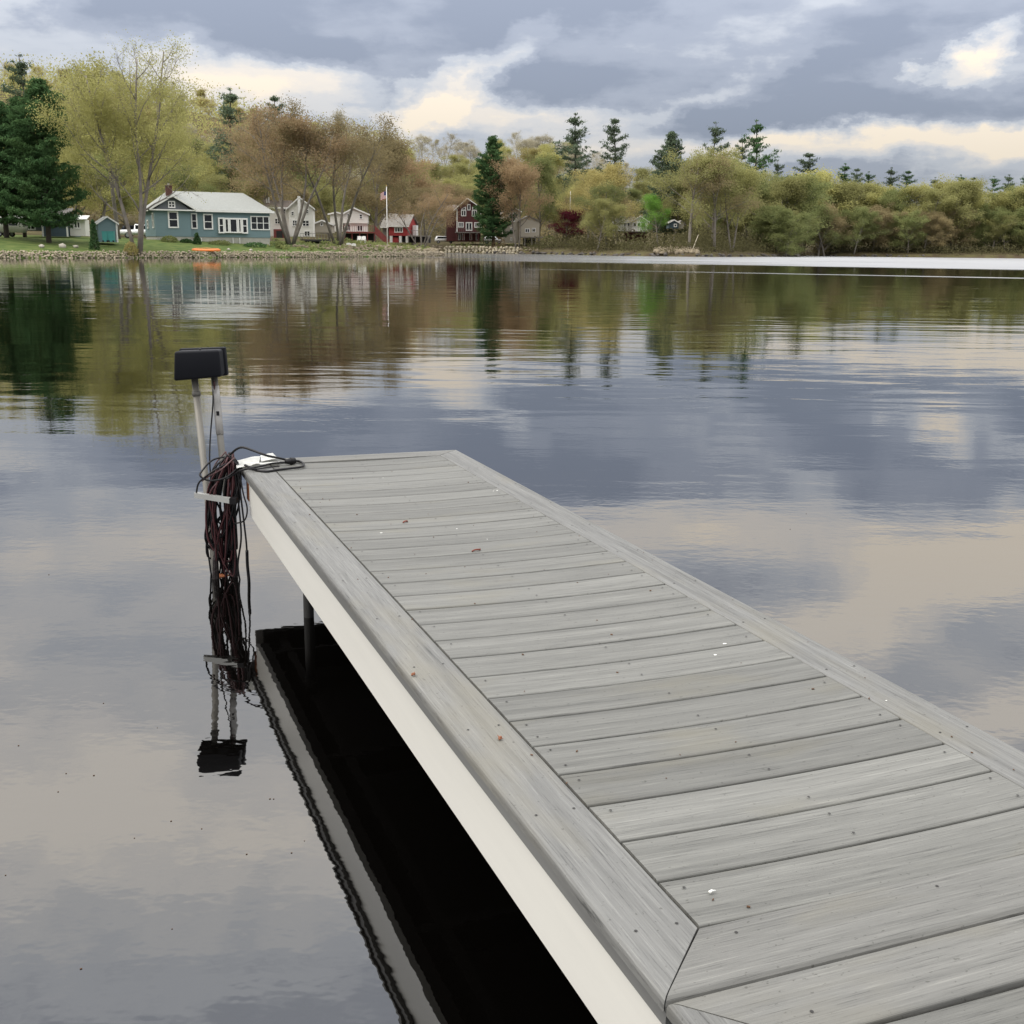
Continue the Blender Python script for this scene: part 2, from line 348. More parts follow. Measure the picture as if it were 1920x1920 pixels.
# ================================================================== THE DOCK
P = 0.1429; BWID = 0.1385; BTH = .024; WIN = 0.887; NB = 29
def decking(name, along, tint):
    m = bpy.data.materials.new(name); m.use_nodes = True; nt = m.node_tree; N, L = nt.nodes, nt.links; b = N['Principled BSDF']
    b.inputs['Roughness'].default_value = .62; b.inputs['Specular IOR Level'].default_value = .35
    tcn = N.new('ShaderNodeTexCoord'); oi = N.new('ShaderNodeObjectInfo')
    off = N.new('ShaderNodeVectorMath'); off.operation = 'SCALE'; off.inputs[0].default_value = (37, 23, 11); L.new(oi.outputs['Random'], off.inputs['Scale'])
    ad = N.new('ShaderNodeVectorMath'); L.new(tcn.outputs['Object'], ad.inputs[0]); L.new(off.outputs[0], ad.inputs[1])
    def nz(sc, s, d, r=.6, dist=0):
        mp = N.new('ShaderNodeMapping'); mp.inputs[3].default_value = sc if along == 'x' else (sc[1], sc[0], sc[2]); L.new(ad.outputs[0], mp.inputs[0])
        n = N.new('ShaderNodeTexNoise'); n.inputs['Scale'].default_value = s; n.inputs['Detail'].default_value = d; n.inputs['Roughness'].default_value = r
        n.inputs['Distortion'].default_value = dist; L.new(mp.outputs[0], n.inputs['Vector']); return n.outputs[0]
    def ramp(f, stops):
        r = N.new('ShaderNodeValToRGB')
        while len(r.color_ramp.elements) < len(stops): r.color_ramp.elements.new(.5)
        for e_, (p_, c_) in zip(r.color_ramp.elements, stops): e_.position = p_; e_.color = (*c_, 1)
        L.new(f, r.inputs[0]); return r.outputs[0]
    def mix(f, a, c, mode='MIX'):
        n = N.new('ShaderNodeMix'); n.data_type = 'RGBA'; n.blend_type = mode
        if isinstance(f, float): n.inputs[0].default_value = f
        else: L.new(f, n.inputs[0])
        L.new(a, n.inputs[6]); L.new(c, n.inputs[7]); return n.outputs[2]
    # broad bands of bleach along each board, fine grain lines, a few tan stains
    bands = ramp(nz((.5, 16, 3), 1.7, 6, .68), [(.30, tuple(x * .72 for x in tint)), (.47, tuple(x * .97 for x in tint)), (.68, tuple(x * 1.20 for x in tint))])
    grain = nz((2.6, 105, 20), 2.2, 5, .75)
    g2 = ramp(grain, [(.32, (.42, .42, .42)), (.43, (.90, .90, .90)), (.56, (1, 1, 1)), (.68, (1.32, 1.32, 1.30))])
    c = mix(1.0, bands, g2, 'MULTIPLY')
    tan = N.new('ShaderNodeMapRange'); tan.inputs[1].default_value = .56; tan.inputs[2].default_value = .72; tan.inputs[4].default_value = .5
    L.new(nz((.8, 2.5, 1), 2.0, 3), tan.inputs[0])
    tn = N.new('ShaderNodeRGB'); tn.outputs[0].default_value = (tint[0] * 1.10, tint[1] * 1.03, tint[2] * .84, 1)
    c = mix(tan.outputs[0], c, tn.outputs[0])
    speck = ramp(nz((1, 1.5, 1), 75, 2), [(.27, (.62, .62, .60)), (.33, (1, 1, 1)), (.74, (1, 1, 1)), (.79, (1.25, 1.25, 1.23))])
    c = mix(1.0, c, speck, 'MULTIPLY')
    hs = N.new('ShaderNodeHueSaturation'); mr = N.new('ShaderNodeMapRange'); mr.inputs[3].default_value = .78; mr.inputs[4].default_value = 1.08
    L.new(oi.outputs['Random'], mr.inputs[0]); L.new(mr.outputs[0], hs.inputs['Value']); L.new(c, hs.inputs['Color'])
    L.new(hs.outputs[0], b.inputs['Base Color'])
    bp = N.new('ShaderNodeBump'); bp.inputs['Distance'].default_value = .0011; L.new(grain, bp.inputs['Height']); L.new(bp.outputs[0], b.inputs['Normal'])
    return m
M_BOARD = decking('composite_board', 'x', (.150, .149, .137))
M_RAIL = decking('composite_border', 'y', (.150, .1495, .142))
M_BORDX = decking('composite_border_cross', 'x', (.155, .153, .142))
M_PVC = mat('white_pvc', (.62, .605, .555), .34, var=.05, vscale=3.5, stretch=(1, .25, 3))
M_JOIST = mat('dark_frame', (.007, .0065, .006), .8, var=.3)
M_TRIM = mat('grey_trim', (.13, .13, .125), .7, var=.25, vscale=8, stretch=(1, .1, 1))
M_SCREW = mat('screw_head', (.03, .028, .026), .5, .3)
M_RUST = mat('rusty_orange_timber', (.26, .085, .03), .8, var=.3, vscale=12)
def board_mesh(name, x0, x1, y0, y1, th=BTH, r=.0055, sag=0.0, segs=10, m0=0.0, m1=0.0, along='x', r_out=None):
    """board lying along x (or y) with rounded long edges; m0/m1 shear the ends for mitres; sag in the middle"""
    ra = r; rb = r if r_out is None else r_out
    def prof(w0, w1):
        pr = [(w0, -th)]
        for k in range(4): a = math.pi / 2 * k / 3; pr.append((w0 + ra * (1 - math.cos(a)), -ra * (1 - math.sin(a))))
        pr.append(((w0 + w1) / 2, 0.0006))
        for k in range(4): a = math.pi / 2 * (1 - k / 3); pr.append((w1 - rb * (1 - math.cos(a)), -rb * (1 - math.sin(a))))
        return pr + [(w1, -th)]
    if along == 'x': L0, L1, pr = x0, x1, prof(y0, y1); wlo, whi = y0, y1
    else: L0, L1, pr = y0, y1, prof(x0, x1); wlo, whi = x0, x1
    n = len(pr); vs = []; fs = []
    for i in range(segs + 1):
        t = i / segs
        for w, z in pr:
            q = (w - wlo) / (whi - wlo)
            l = (L0 + m0 * q) * (1 - t) + (L1 + m1 * q) * t
            zz = z - sag * (1 - (2 * t - 1) ** 2)
            vs.append((l, w, zz) if along == 'x' else (w, l, zz))
    for i in range(segs):
        for j in range(n): fs.append((i * n + j, i * n + (j + 1) % n, (i + 1) * n + (j + 1) % n, (i + 1) * n + j))
    fs += [tuple(range(n - 1, -1, -1)), tuple(range(segs * n, segs * n + n))]
    mb = MB().add(vs, fs); me = mb.mesh(name)
    bm = bmesh.new(); bm.from_mesh(me)
    bm.to_mesh(me); bm.free(); return me
Y_END = NB * P
def dock_section(label, y_base, nb, full=True):
    root = empty('dock_section', matrix=M_DOCK @ Matrix.Translation((0, y_base, 0)), label=label, cat='dock')
    me = board_mesh('deck_board', .003, WIN - .003, .0032, P - .0036, r=.0048, sag=.008)
    for k in range(nb):
        o = link('deck_board', me, M_BOARD, root)
        o.location = (0, k * P, random.uniform(-.0006, .0006)); o.rotation_euler = (random.uniform(-.002, .004), 0, random.uniform(-.0008, .0008))
    ye = nb * P; B = .1397; g = .0012
    link('border_board', board_mesh('border_board', -B, -.0015, -B + g, ye + B - g, along='y', m0=B, m1=-B, segs=14, r=.011, r_out=.004), M_RAIL, root)
    link('border_board', board_mesh('border_board', WIN + .0015, WIN + B, 0 + g, ye - g, along='y', m0=-B, m1=B, segs=14, r=.004, r_out=.011), M_RAIL, root)
    link('border_board', board_mesh('border_board', -B + g, WIN + B - g, -B, -.0015, m0=B, m1=-B, segs=10, r=.014, r_out=.004), M_BORDX, root)
    link('border_board', board_mesh('border_board', 0 + g, WIN - g, ye + .0015, ye + B, m0=-B, m1=B, segs=10, r=.004, r_out=.012), M_BORDX, root)
    # trim strip under the nosing and the white fascia
    mb = MB(); z0, z1 = -.058, -BTH - .001
    for a, b in (((-.131, -.131, z0), (-.10, ye + .131, z1)), ((WIN + .10, -.131, z0), (WIN + .131, ye + .131, z1)), ((-.099, ye + .10, z0), (WIN + .099, ye + .131, z1)), ((-.099, -.131, z0), (WIN + .099, -.10, z1))): mb.box(a, b)
    mb.build('trim_strip', M_TRIM, root)
    fy = ye - .10 if full else ye + .105
    mb = MB().box((-.117, -.128, -.232), (-.097, fy, -.0585)); mb.build('fascia', M_PVC, root)
    MB().box((WIN + .097, -.128, -.232), (WIN + .117, ye + .11, -.0585)).build('fascia', M_PVC, root)
    MB().box((-.09, ye + .085, -.232), (WIN + .09, ye + .105, -.0585)).build('fascia', M_PVC, root)
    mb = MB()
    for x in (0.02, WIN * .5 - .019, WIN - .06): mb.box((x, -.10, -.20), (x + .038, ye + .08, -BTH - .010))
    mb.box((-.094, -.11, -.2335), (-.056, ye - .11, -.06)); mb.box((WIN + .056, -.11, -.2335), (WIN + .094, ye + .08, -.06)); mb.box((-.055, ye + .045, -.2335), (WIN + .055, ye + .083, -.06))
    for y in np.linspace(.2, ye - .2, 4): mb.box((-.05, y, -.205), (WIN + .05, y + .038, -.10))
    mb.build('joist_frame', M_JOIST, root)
    MB().box((-.05, -.1, -.045), (WIN + .05, ye + .08, -.0345)).build('gap_darkening_sheet', M_JOIST, root)  # dark sheet added below the boards so the gaps look black
    if full:
        for x, y in ((.035, 3.40), (WIN - .02, 3.40), (.035, .35), (WIN - .02, .35)):
            mb = MB().tube([(x, y, -1.9), (x, y, -.06)], .024, 10); mb.tube([(x, y, -.27), (x, y, -.205)], .032, 10)
            mb.build('leg', M_JOIST, root, True)
        MB().box((-.119, fy + .004, -.165), (-.075, fy + .075, -.06)).build('corner_block', M_RUST, root)
    # screw heads, two per board end and pairs along the borders
    mb = MB(); rr = .0030
    def screw(x, y, z):
        x += random.uniform(-.004, .004); y += random.uniform(-.006, .006)
        ring = [(x + rr * math.cos(a * math.pi / 4), y + rr * math.sin(a * math.pi / 4), z + .0011) for a in range(8)]
        mb.add(ring + [(x, y, z + .0004)], [(i, (i + 1) % 8, 8) for i in range(8)])
    for k in range(nb):
        for x in (.035, WIN * .5, WIN - .035):
            t = x / WIN; sg = .008 * (1 - (2 * t - 1) ** 2)
            for dy_ in (.035, P - .035):
                if random.random() < (.8 if dy_ > .1 else .35): screw(x, k * P + dy_, -sg + .0016)
    for y in np.arange(0.02, ye, .41):
        for s_ in (-.03, -.105): screw(s_, y, .0004)
        for s_ in (WIN + .03, WIN + .11): screw(s_, y + .05, .0004)
    for x in np.arange(.05, WIN, .4): screw(x, -.03, .0004); screw(x, ye + .05, .0004)
    tag(mb.build('screws', M_SCREW, root), kind='stuff')
    return root
dock = dock_section('grey plank dock section with white side board reaching out over the lake', 0.0, NB)
near_b = dock_section('nearest dock section showing only its first grey planks at the bottom right corner', -.1397 * 2 - 12 * P - .005, 12, False)

# ------------------------------------------------------------------ litter on the deck
M_BUD = mat('red_bud', (.16, .035, .02), .8, var=.3)
M_DROP = mat('white_dropping', (.75, .75, .70), .8)
M_SEED = mat('brown_seed', (.10, .05, .025), .9, var=.3)
def on_deck(name, shape, m, px, py, label, cat, rz=0.0, z=.003):
    d = deck(px, py); t = min(max(d.x / WIN, 0), 1); zz = z - (.008 * (1 - (2 * t - 1) ** 2) if 0 < d.x < WIN else 0)
    o = shape.build(name, m, None, True); o.matrix_world = M_DOCK @ Matrix.Translation((d.x, d.y, zz)) @ Matrix.Rotation(rz, 4, 'Z')
    return tag(o, label, cat)
def bud(l):
    mb = MB(); mb.tube(spline([(-l / 2, 0, 0), (-l / 6, .002, .003), (l / 6, -.001, .004), (l / 2, .003, .001)], 4), .0025, 6, .0035)
    mb.tube([(l / 3, .002, .002), (l / 2 + .006, .009, .004)], .0015, 5, .0006); mb.tube([(-l / 3, 0, .002), (-l / 2 + .004, -.007, .003)], .0013, 5, .0006)
    return mb
on_deck('fallen_bud', bud(.026), M_BUD, 760, 977, 'short dark red tree bud lying near the far end of the deck', 'bud', .5)
on_deck('fallen_bud', bud(.036), M_BUD, 893, 1030, 'longer dark red tree bud lying mid-deck on the grey planks', 'bud', .2)
on_deck('fallen_bud', bud(.009), mat('orange_bud', (.20, .075, .035), .8), 775, 1268, 'tiny orange bud on the left border board at mid dock', 'bud', .3)
on_deck('fallen_bud', bud(.009), MATS['orange_bud'], 938, 1388, 'tiny orange bud on the left border board nearer the viewer', 'bud', 1.0)
on_deck('pale_seed', MB().tube([(-.006, 0, .002), (0, .001, .003), (.008, 0, .001)], .003, 6, .0012), M_DROP, 1335, 1674, 'small cream seed on the third plank from the near corner', 'seed', .2)
mb = MB()
for _ in range(60):
    x, y = random.uniform(-.12, WIN + .12), random.uniform(0, 4.1); t = min(max(x / WIN, 0), 1)
    z = .0022 - (.008 * (1 - (2 * t - 1) ** 2) if 0 < x < WIN else 0); r = random.uniform(.0012, .0032); a = random.random() * 6
    mb.tube([(x - r * math.cos(a), y - r * math.sin(a), z), (x + r * math.cos(a), y + r * math.sin(a), z)], r * .6, 5)
o = mb.build('seed_litter', M_SEED); o.matrix_world = M_DOCK; tag(o, 'scattered tiny brown seeds and grit on the deck boards', 'litter', kind='stuff')
mb = MB()
for _ in range(9):
    x, y = random.uniform(-.1, WIN + .1), random.uniform(.1, 4.1); t = min(max(x / WIN, 0), 1)
    z = .0012 - (.008 * (1 - (2 * t - 1) ** 2) if 0 < x < WIN else 0); r = random.uniform(.0015, .0042)
    ring = [(x + 1.5 * r * math.cos(a * math.pi / 4) * random.uniform(.7, 1.2), y + r * math.sin(a * math.pi / 4), z) for a in range(8)]
    mb.add(ring + [(x, y, z + .001)], [(i, (i + 1) % 8, 8) for i in range(8)])
o = mb.build('white_specks', M_DROP); o.matrix_world = M_DOCK; tag(o, 'small white specks of droppings on the deck', 'litter', kind='stuff')
mb = MB()
for px, py in [(15, 1650), (30, 1395), (120, 1455), (110, 1480), (180, 1452), (300, 1358), (325, 1545), (370, 1550), (245, 1575), (455, 1600), (510, 1490), (500, 1495), (195, 1315), (550, 1605), (330, 1735), (100, 1085), (1280, 920), (1520, 960), (1270, 925), (1480, 995), (565, 1570), (145, 1810)]:
    q = on_z(px + random.uniform(-9, 9), py + random.uniform(-9, 9)); r = random.uniform(.0012, .0024)
    mb.tube([(q.x - r, q.y, .001), (q.x + r, q.y + r, .001)], r * .6, 5)
tag(mb.build('floating_specks', M_SEED), 'tiny dark seeds floating on the still water left of the dock', 'litter', kind='stuff')

# ------------------------------------------------------------------ post with black box, cords
M_ALU = mat('weathered_aluminium', (.17, .16, .138), .55, .15, var=.18, vscale=9, stretch=(1, 1, .3))
M_GALV = mat('galvanised_pipe', (.11, .105, .092), .55, .15, var=.25, vscale=14, stretch=(1, 1, .3))
M_BOX = mat('black_plastic', (.003, .0035, .006), .55, spec=.2, var=.2)
M_BLACKC = mat('black_cord', (.006, .0055, .0065), .5, spec=.3, var=.2)
M_REDC = mat('dark_red_cord', (.045, .009, .011), .5, var=.3)
M_BROWNC = mat('brown_cord', (.075, .035, .034), .55, var=.3)
M_WRAP = mat('clear_wrap', (.30, .29, .275), .3, var=.15, vscale=30)
root = empty('control_box_post', at(405, 1086, 5.42), label='black control box on two leaning metal poles beside the dock corner', cat='post')
inv = Matrix.Translation(-root.location)
def rel(px, py, Y): return inv @ at(px, py, Y)
p1t, p1b = rel(364, 700, 5.54), rel(406, 1090, 5.40); p1d = (p1b - p1t) * .6
p2t, p2b = rel(401, 700, 5.57), rel(440, 1090, 5.42); p2d = (p2b - p2t) * .6
MB().tube([p1t, p1b, p1b + p1d], .0165, 14).build('pole', M_ALU, root, True)
MB().tube([p2t, p2b, p2b + p2d], .0165, 14).build('pole', M_GALV, root, True)
c1 = p1t + (p1b - p1t) * .085
MB().tube([c1, c1 + (p1b - p1t) * .022], .021, 12).build('pole_collar', M_GALV, root, True)
w0, w1 = p2t + (p2b - p2t) * .06, p2t + (p2b - p2t) * .29
mb = MB(); mb.tube([w0, w0.lerp(w1, .3) + Vector((.002, 0, 0)), w0.lerp(w1, .7), w1], .0185, 12); mb.build('plastic_wrap', M_WRAP, root, True)
s0 = w0.lerp(w1, .55); mb = MB().box((s0.x - .002, s0.y - .0205, s0.z - .012), (s0.x + .012, s0.y - .0185, s0.z + .010)); mb.build('black_sticker', M_BLACKC, root)
# box: tapered shell, lid lip, screw
bx = empty('x'); bpy.data.objects.remove(bx)
tl, tr, bl, br = rel(326, 659, 5.44), rel(410, 656, 5.47), rel(325, 715, 5.44), rel(415, 707, 5.47)
def shell(name, q, depth, inset, m, bevel, lift=0.0):
    bm = bmesh.new(); back = [p + Vector((0, depth, 0)) for p in q]; cen = sum(back, Vector()) / 4
    back = [cen + (p - cen) * inset for p in back]; vs = [bm.verts.new(p) for p in list(q) + back]
    for f in ((0, 1, 2, 3), (7, 6, 5, 4), (0, 4, 5, 1), (1, 5, 6, 2), (2, 6, 7, 3), (3, 7, 4, 0)): bm.faces.new([vs[i] for i in f])
    bmesh.ops.recalc_face_normals(bm, faces=bm.faces)
    bmesh.ops.bevel(bm, geom=list(bm.edges), offset=bevel, segments=4, profile=.5, affect='EDGES')
    me = bpy.data.meshes.new(name); bm.to_mesh(me); bm.free(); me.polygons.foreach_set('use_smooth', [True] * len(me.polygons))
    return link(name, me, m, root)
shell('control_box', [tl, tr, br, bl], .10, .96, M_BOX, .012)
lip = Vector((0, .100, 0)); e = .004
shell('box_lid', [tl + lip + Vector((-e, 0, e)), tr + lip + Vector((e, 0, e)), br + lip + Vector((e, 0, -e)), bl + lip + Vector((-e, 0, -e))], .035, 1, M_BOX, .006)
mid = tl.lerp(tr, .52) + Vector((0, .05, -.001)); MB().tube([mid, mid + Vector((0, 0, .006))], .006, 10).build('lid_screw', M_SCREW, root)
# crossbar (square tube) and its clamp
bL, bR = rel(367, 928, 5.36), rel(436, 939, 5.27)
dirb = (bR - bL).normalized(); upb = Vector((0, 0, 1)); ob = dirb.cross(upb).normalized(); hh = .0125
mb = MB(); vs = [p + ob * a * hh + upb * b * hh for p in (bL, bR) for a, b in ((-1, -1), (1, -1), (1, 1), (-1, 1))]
mb.add(vs, [(0, 1, 2, 3), (7, 6, 5, 4), (0, 4, 5, 1), (1, 5, 6, 2), (2, 6, 7, 3), (3, 7, 4, 0)]); mb.build('crossbar', mat('bright_aluminium', (.42, .42, .40), .4, .4, var=.08), root)
MB().box((bR.x - .012, bR.y - .016, bR.z - .014), (bR.x + .02, bR.y + .03, bR.z + .014)).build('bar_end_cap', M_BLACKC, root)
MB().tube([rel(408, 1082, 5.40), rel(440, 1086, 5.42)], .02, 10).build('low_brace', M_RUST, root, True)

# hanging cords: one bundle, every cord a part
bun = empty('cord_bundle', at(430, 870, 5.42), label='tangle of black and dark red electric cords hung around the two poles', cat='cords')
binv = Matrix.Translation(-bun.location)
def cord(name, pts, r, m, parent, n=7, sides=7):
    return MB().tube(spline(pts, n), r, sides).build(name, m, parent, True)
def bp(px, py, Y): return binv @ at(px, py, Y)
rs = random.Random(11)
for k in range(30):
    top = (rs.uniform(420, 440), rs.uniform(846, 868)); Y0 = 5.42 + rs.uniform(-.05, .05)
    lx, rx = rs.uniform(378, 424), rs.uniform(428, 452); bot = rs.choice([rs.uniform(1010, 1083), rs.uniform(1040, 1084)]); bx_ = rs.uniform(398, 442)
    mx = rs.uniform(-8, 8)
    pts = [bp(*top, Y0), bp(top[0] + (lx - top[0]) * .55, rs.uniform(872, 905), Y0 - .03), bp((lx + 400) / 2 + mx, rs.uniform(930, 965), Y0 - .05 * rs.random()),
           bp(lx + 8, rs.uniform(1000, 1040), Y0 - .02), bp(bx_, bot, Y0 + rs.uniform(-.03, .03)), bp((rx + bx_) / 2, rs.uniform(985, 1030), Y0 - .04),
           bp(rx - rs.uniform(0, 12), rs.uniform(925, 965), Y0 - .04), bp(rx, rs.uniform(872, 900), Y0 - .01), bp(*top, Y0)]
    cord('cord', pts, rs.choice([.0036, .0042, .0048]), rs.choice([M_BLACKC, M_BLACKC, M_BLACKC, M_BLACKC, M_REDC, M_BROWNC]), bun)
for k in range(12):   # strands that run on down into the water
    x0, x1, x2 = rs.uniform(400, 446), rs.uniform(388, 446), rs.uniform(398, 446); Y0 = 5.40 + rs.uniform(-.05, .05)
    pts = [bp(rs.uniform(424, 440), rs.uniform(850, 875), Y0), bp(x0, 930, Y0 - .03), bp(x1, 1000, Y0 - .02), bp((x1 + x2) / 2 + rs.uniform(-8, 8), 1060, Y0), bp(x2, 1110, Y0)]
    cord('cord', pts, .0046, rs.choice([M_BLACKC, M_BLACKC, M_REDC]), bun)
# loops thrown round the poles
cord('cord', [bp(436, 855, 5.38), bp(400, 862, 5.36), bp(378, 884, 5.32), bp(376, 893, 5.30), bp(392, 901, 5.30), bp(420, 897, 5.30), bp(441, 882, 5.34), bp(448, 872, 5.38)], .0045, M_BLACKC, bun, 10)
cord('cord', [bp(432, 866, 5.36), bp(405, 880, 5.30), bp(384, 895, 5.30), bp(372, 907, 5.32), bp(368, 925, 5.36)], .0045, M_BLACKC, bun, 10)
cord('cord', [bp(440, 858, 5.36), bp(415, 880, 5.31), bp(388, 895, 5.30), bp(379, 902, 5.33)], .0036, M_BROWNC, bun, 10)
cord('cord', [bp(400, 716, 5.555), bp(399, 760, 5.53), bp(395, 810, 5.50), bp(393, 860, 5.46), bp(396, 930, 5.42), bp(388, 975, 5.40)], .0038, M_BLACKC, bun, 8)
cord('cord', [bp(401, 714, 5.54), bp(403, 735, 5.545), bp(405, 760, 5.54)], .0042, M_REDC, bun, 8)
cord('cord', [bp(448, 880, 5.36), bp(456, 925, 5.32), bp(463, 950, 5.30), bp(462, 968, 5.30), bp(455, 978, 5.30), bp(438, 982, 5.33)], .0038, M_BLACKC, bun, 10)
c_ = cord('cord', [bp(446, 885, 5.36), bp(455, 960, 5.32), bp(461, 1010, 5.30), bp(463, 1035, 5.30)], .0046, M_BLACKC, bun, 8)
c_ = cord('cord_sleeve', [bp(463, 1032, 5.30), bp(464, 1060, 5.30), bp(467, 1095, 5.30), bp(466, 1140, 5.30)], .0078, M_BLACKC, bun, 8, 8)
cord('cord', [bp(441, 890, 5.36), bp(449, 960, 5.33), bp(452, 1010, 5.32), bp(446, 1060, 5.34), bp(452, 1100, 5.34)], .0046, M_BLACKC, bun, 8)
mb = MB().tube([bp(430, 1010, 5.38), bp(441, 1060, 5.39), bp(441, 1105, 5.39)], .010, 8, .016); mb.build('cord_clump', mat('dark_knot', (.012, .007, .007), .8, var=.5, vscale=40, bump=.01, bscale=60), bun)
mb = MB().tube([bp(412, 1000, 5.36), bp(404, 1050, 5.36), bp(405, 1105, 5.36)], .010, 8, .020); mb.build('cord_clump', MATS['dark_knot'], bun)

ext = empty('extension_cord', matrix=M_DOCK @ Matrix.Translation(deck(520, 872)), label='black extension cord looped on the far left corner of the deck', cat='cord')
d0 = deck(520, 872)
def dk(px, py, z=.006): return deck(px, py, z) - d0
def dkw(px, py, Y): return Vector(to_dock(at(px, py, Y))) - d0
cord('cable', [dkw(432, 852, 5.40), dkw(444, 842, 5.36), dkw(456, 839, 5.33), dkw(475, 845, 5.30), dkw(500, 854, 5.28), dk(528, 860, .03), dk(543, 864, .016)], .0058, M_BLACKC, ext, 10, 8)
cord('cable', [dk(552, 864, .012), dk(562, 865), dk(569, 870), dk(566, 875), dk(545, 878), dk(520, 881), dk(500, 884), dk(482, 882), dk(470, 877, .008), dk(459, 872, .016)], .0058, M_BLACKC, ext, 10, 8)
cord('cable', [dk(534, 867, .014), dk(510, 869, .012), dk(490, 874, .014), dk(470, 878, .012), dk(452, 882, .004), dkw(440, 889, 5.33), dkw(425, 898, 5.30)], .005, M_BLACKC, ext, 10, 8)
cord('cable', [dk(524, 874, .006), dk(505, 876), dk(484, 879, .012), dk(466, 880, .016)], .0035, M_BLACKC, ext, 8, 6)
pg = [dk(534, 866, .014), dk(541, 865, .016), dk(552, 864, .014)]
mb = MB().tube([pg[0], pg[0].lerp(pg[1], .5), pg[1], pg[2]], .010, 10, .0165); mb.tube([pg[1].lerp(pg[2], .3), pg[1].lerp(pg[2], .7)], .018, 8); mb.build('plug', M_BLACKC, ext, True)
# folded white plastic sheet at the corner
sh = empty('plastic_sheet', matrix=M_DOCK @ Matrix.Translation(deck(478, 870)), label='folded white plastic sheet under the cord at the deck corner', cat='sheet')
s0 = deck(478, 870)
def fold(name, pts, z, t):
    q = [deck(x, y) - s0 for x, y in pts]; n = 8; bm = bmesh.new(); g = []
    for i in range(n + 1):
        row = []
        for j in range(n + 1):
            u, v = i / n, j / n; p = q[0].lerp(q[1], u).lerp(q[3].lerp(q[2], u), v)
            w = mnoise.noise(Vector((p.x * 14 + z * 90, p.y * 14, 3))) * .010 + mnoise.noise(Vector((p.x * 40, p.y * 40, z * 70))) * .003
            row.append(bm.verts.new((p.x, p.y, z + max(w, -.004) + .006)))
        g.append(row)
    for i in range(n):
        for j in range(n): bm.faces.new((g[i][j], g[i + 1][j], g[i + 1][j + 1], g[i][j + 1]))
    ext_ = bmesh.ops.solidify(bm, geom=list(bm.faces), thickness=t); me = bpy.data.meshes.new(name); bm.to_mesh(me); bm.free()
    return link(name, me, mat('white_sheet', (.82, .82, .78), .5, var=.05, vscale=20), sh)
fold('sheet_fold', [(441, 866), (488, 859), (486, 873), (444, 882)], .004, .003)
fold('sheet_fold', [(488, 860), (511, 856), (522, 866), (490, 871)], .012, .003)
fold('sheet_fold', [(484, 872), (524, 868), (526, 871), (488, 877)], .003, .002)
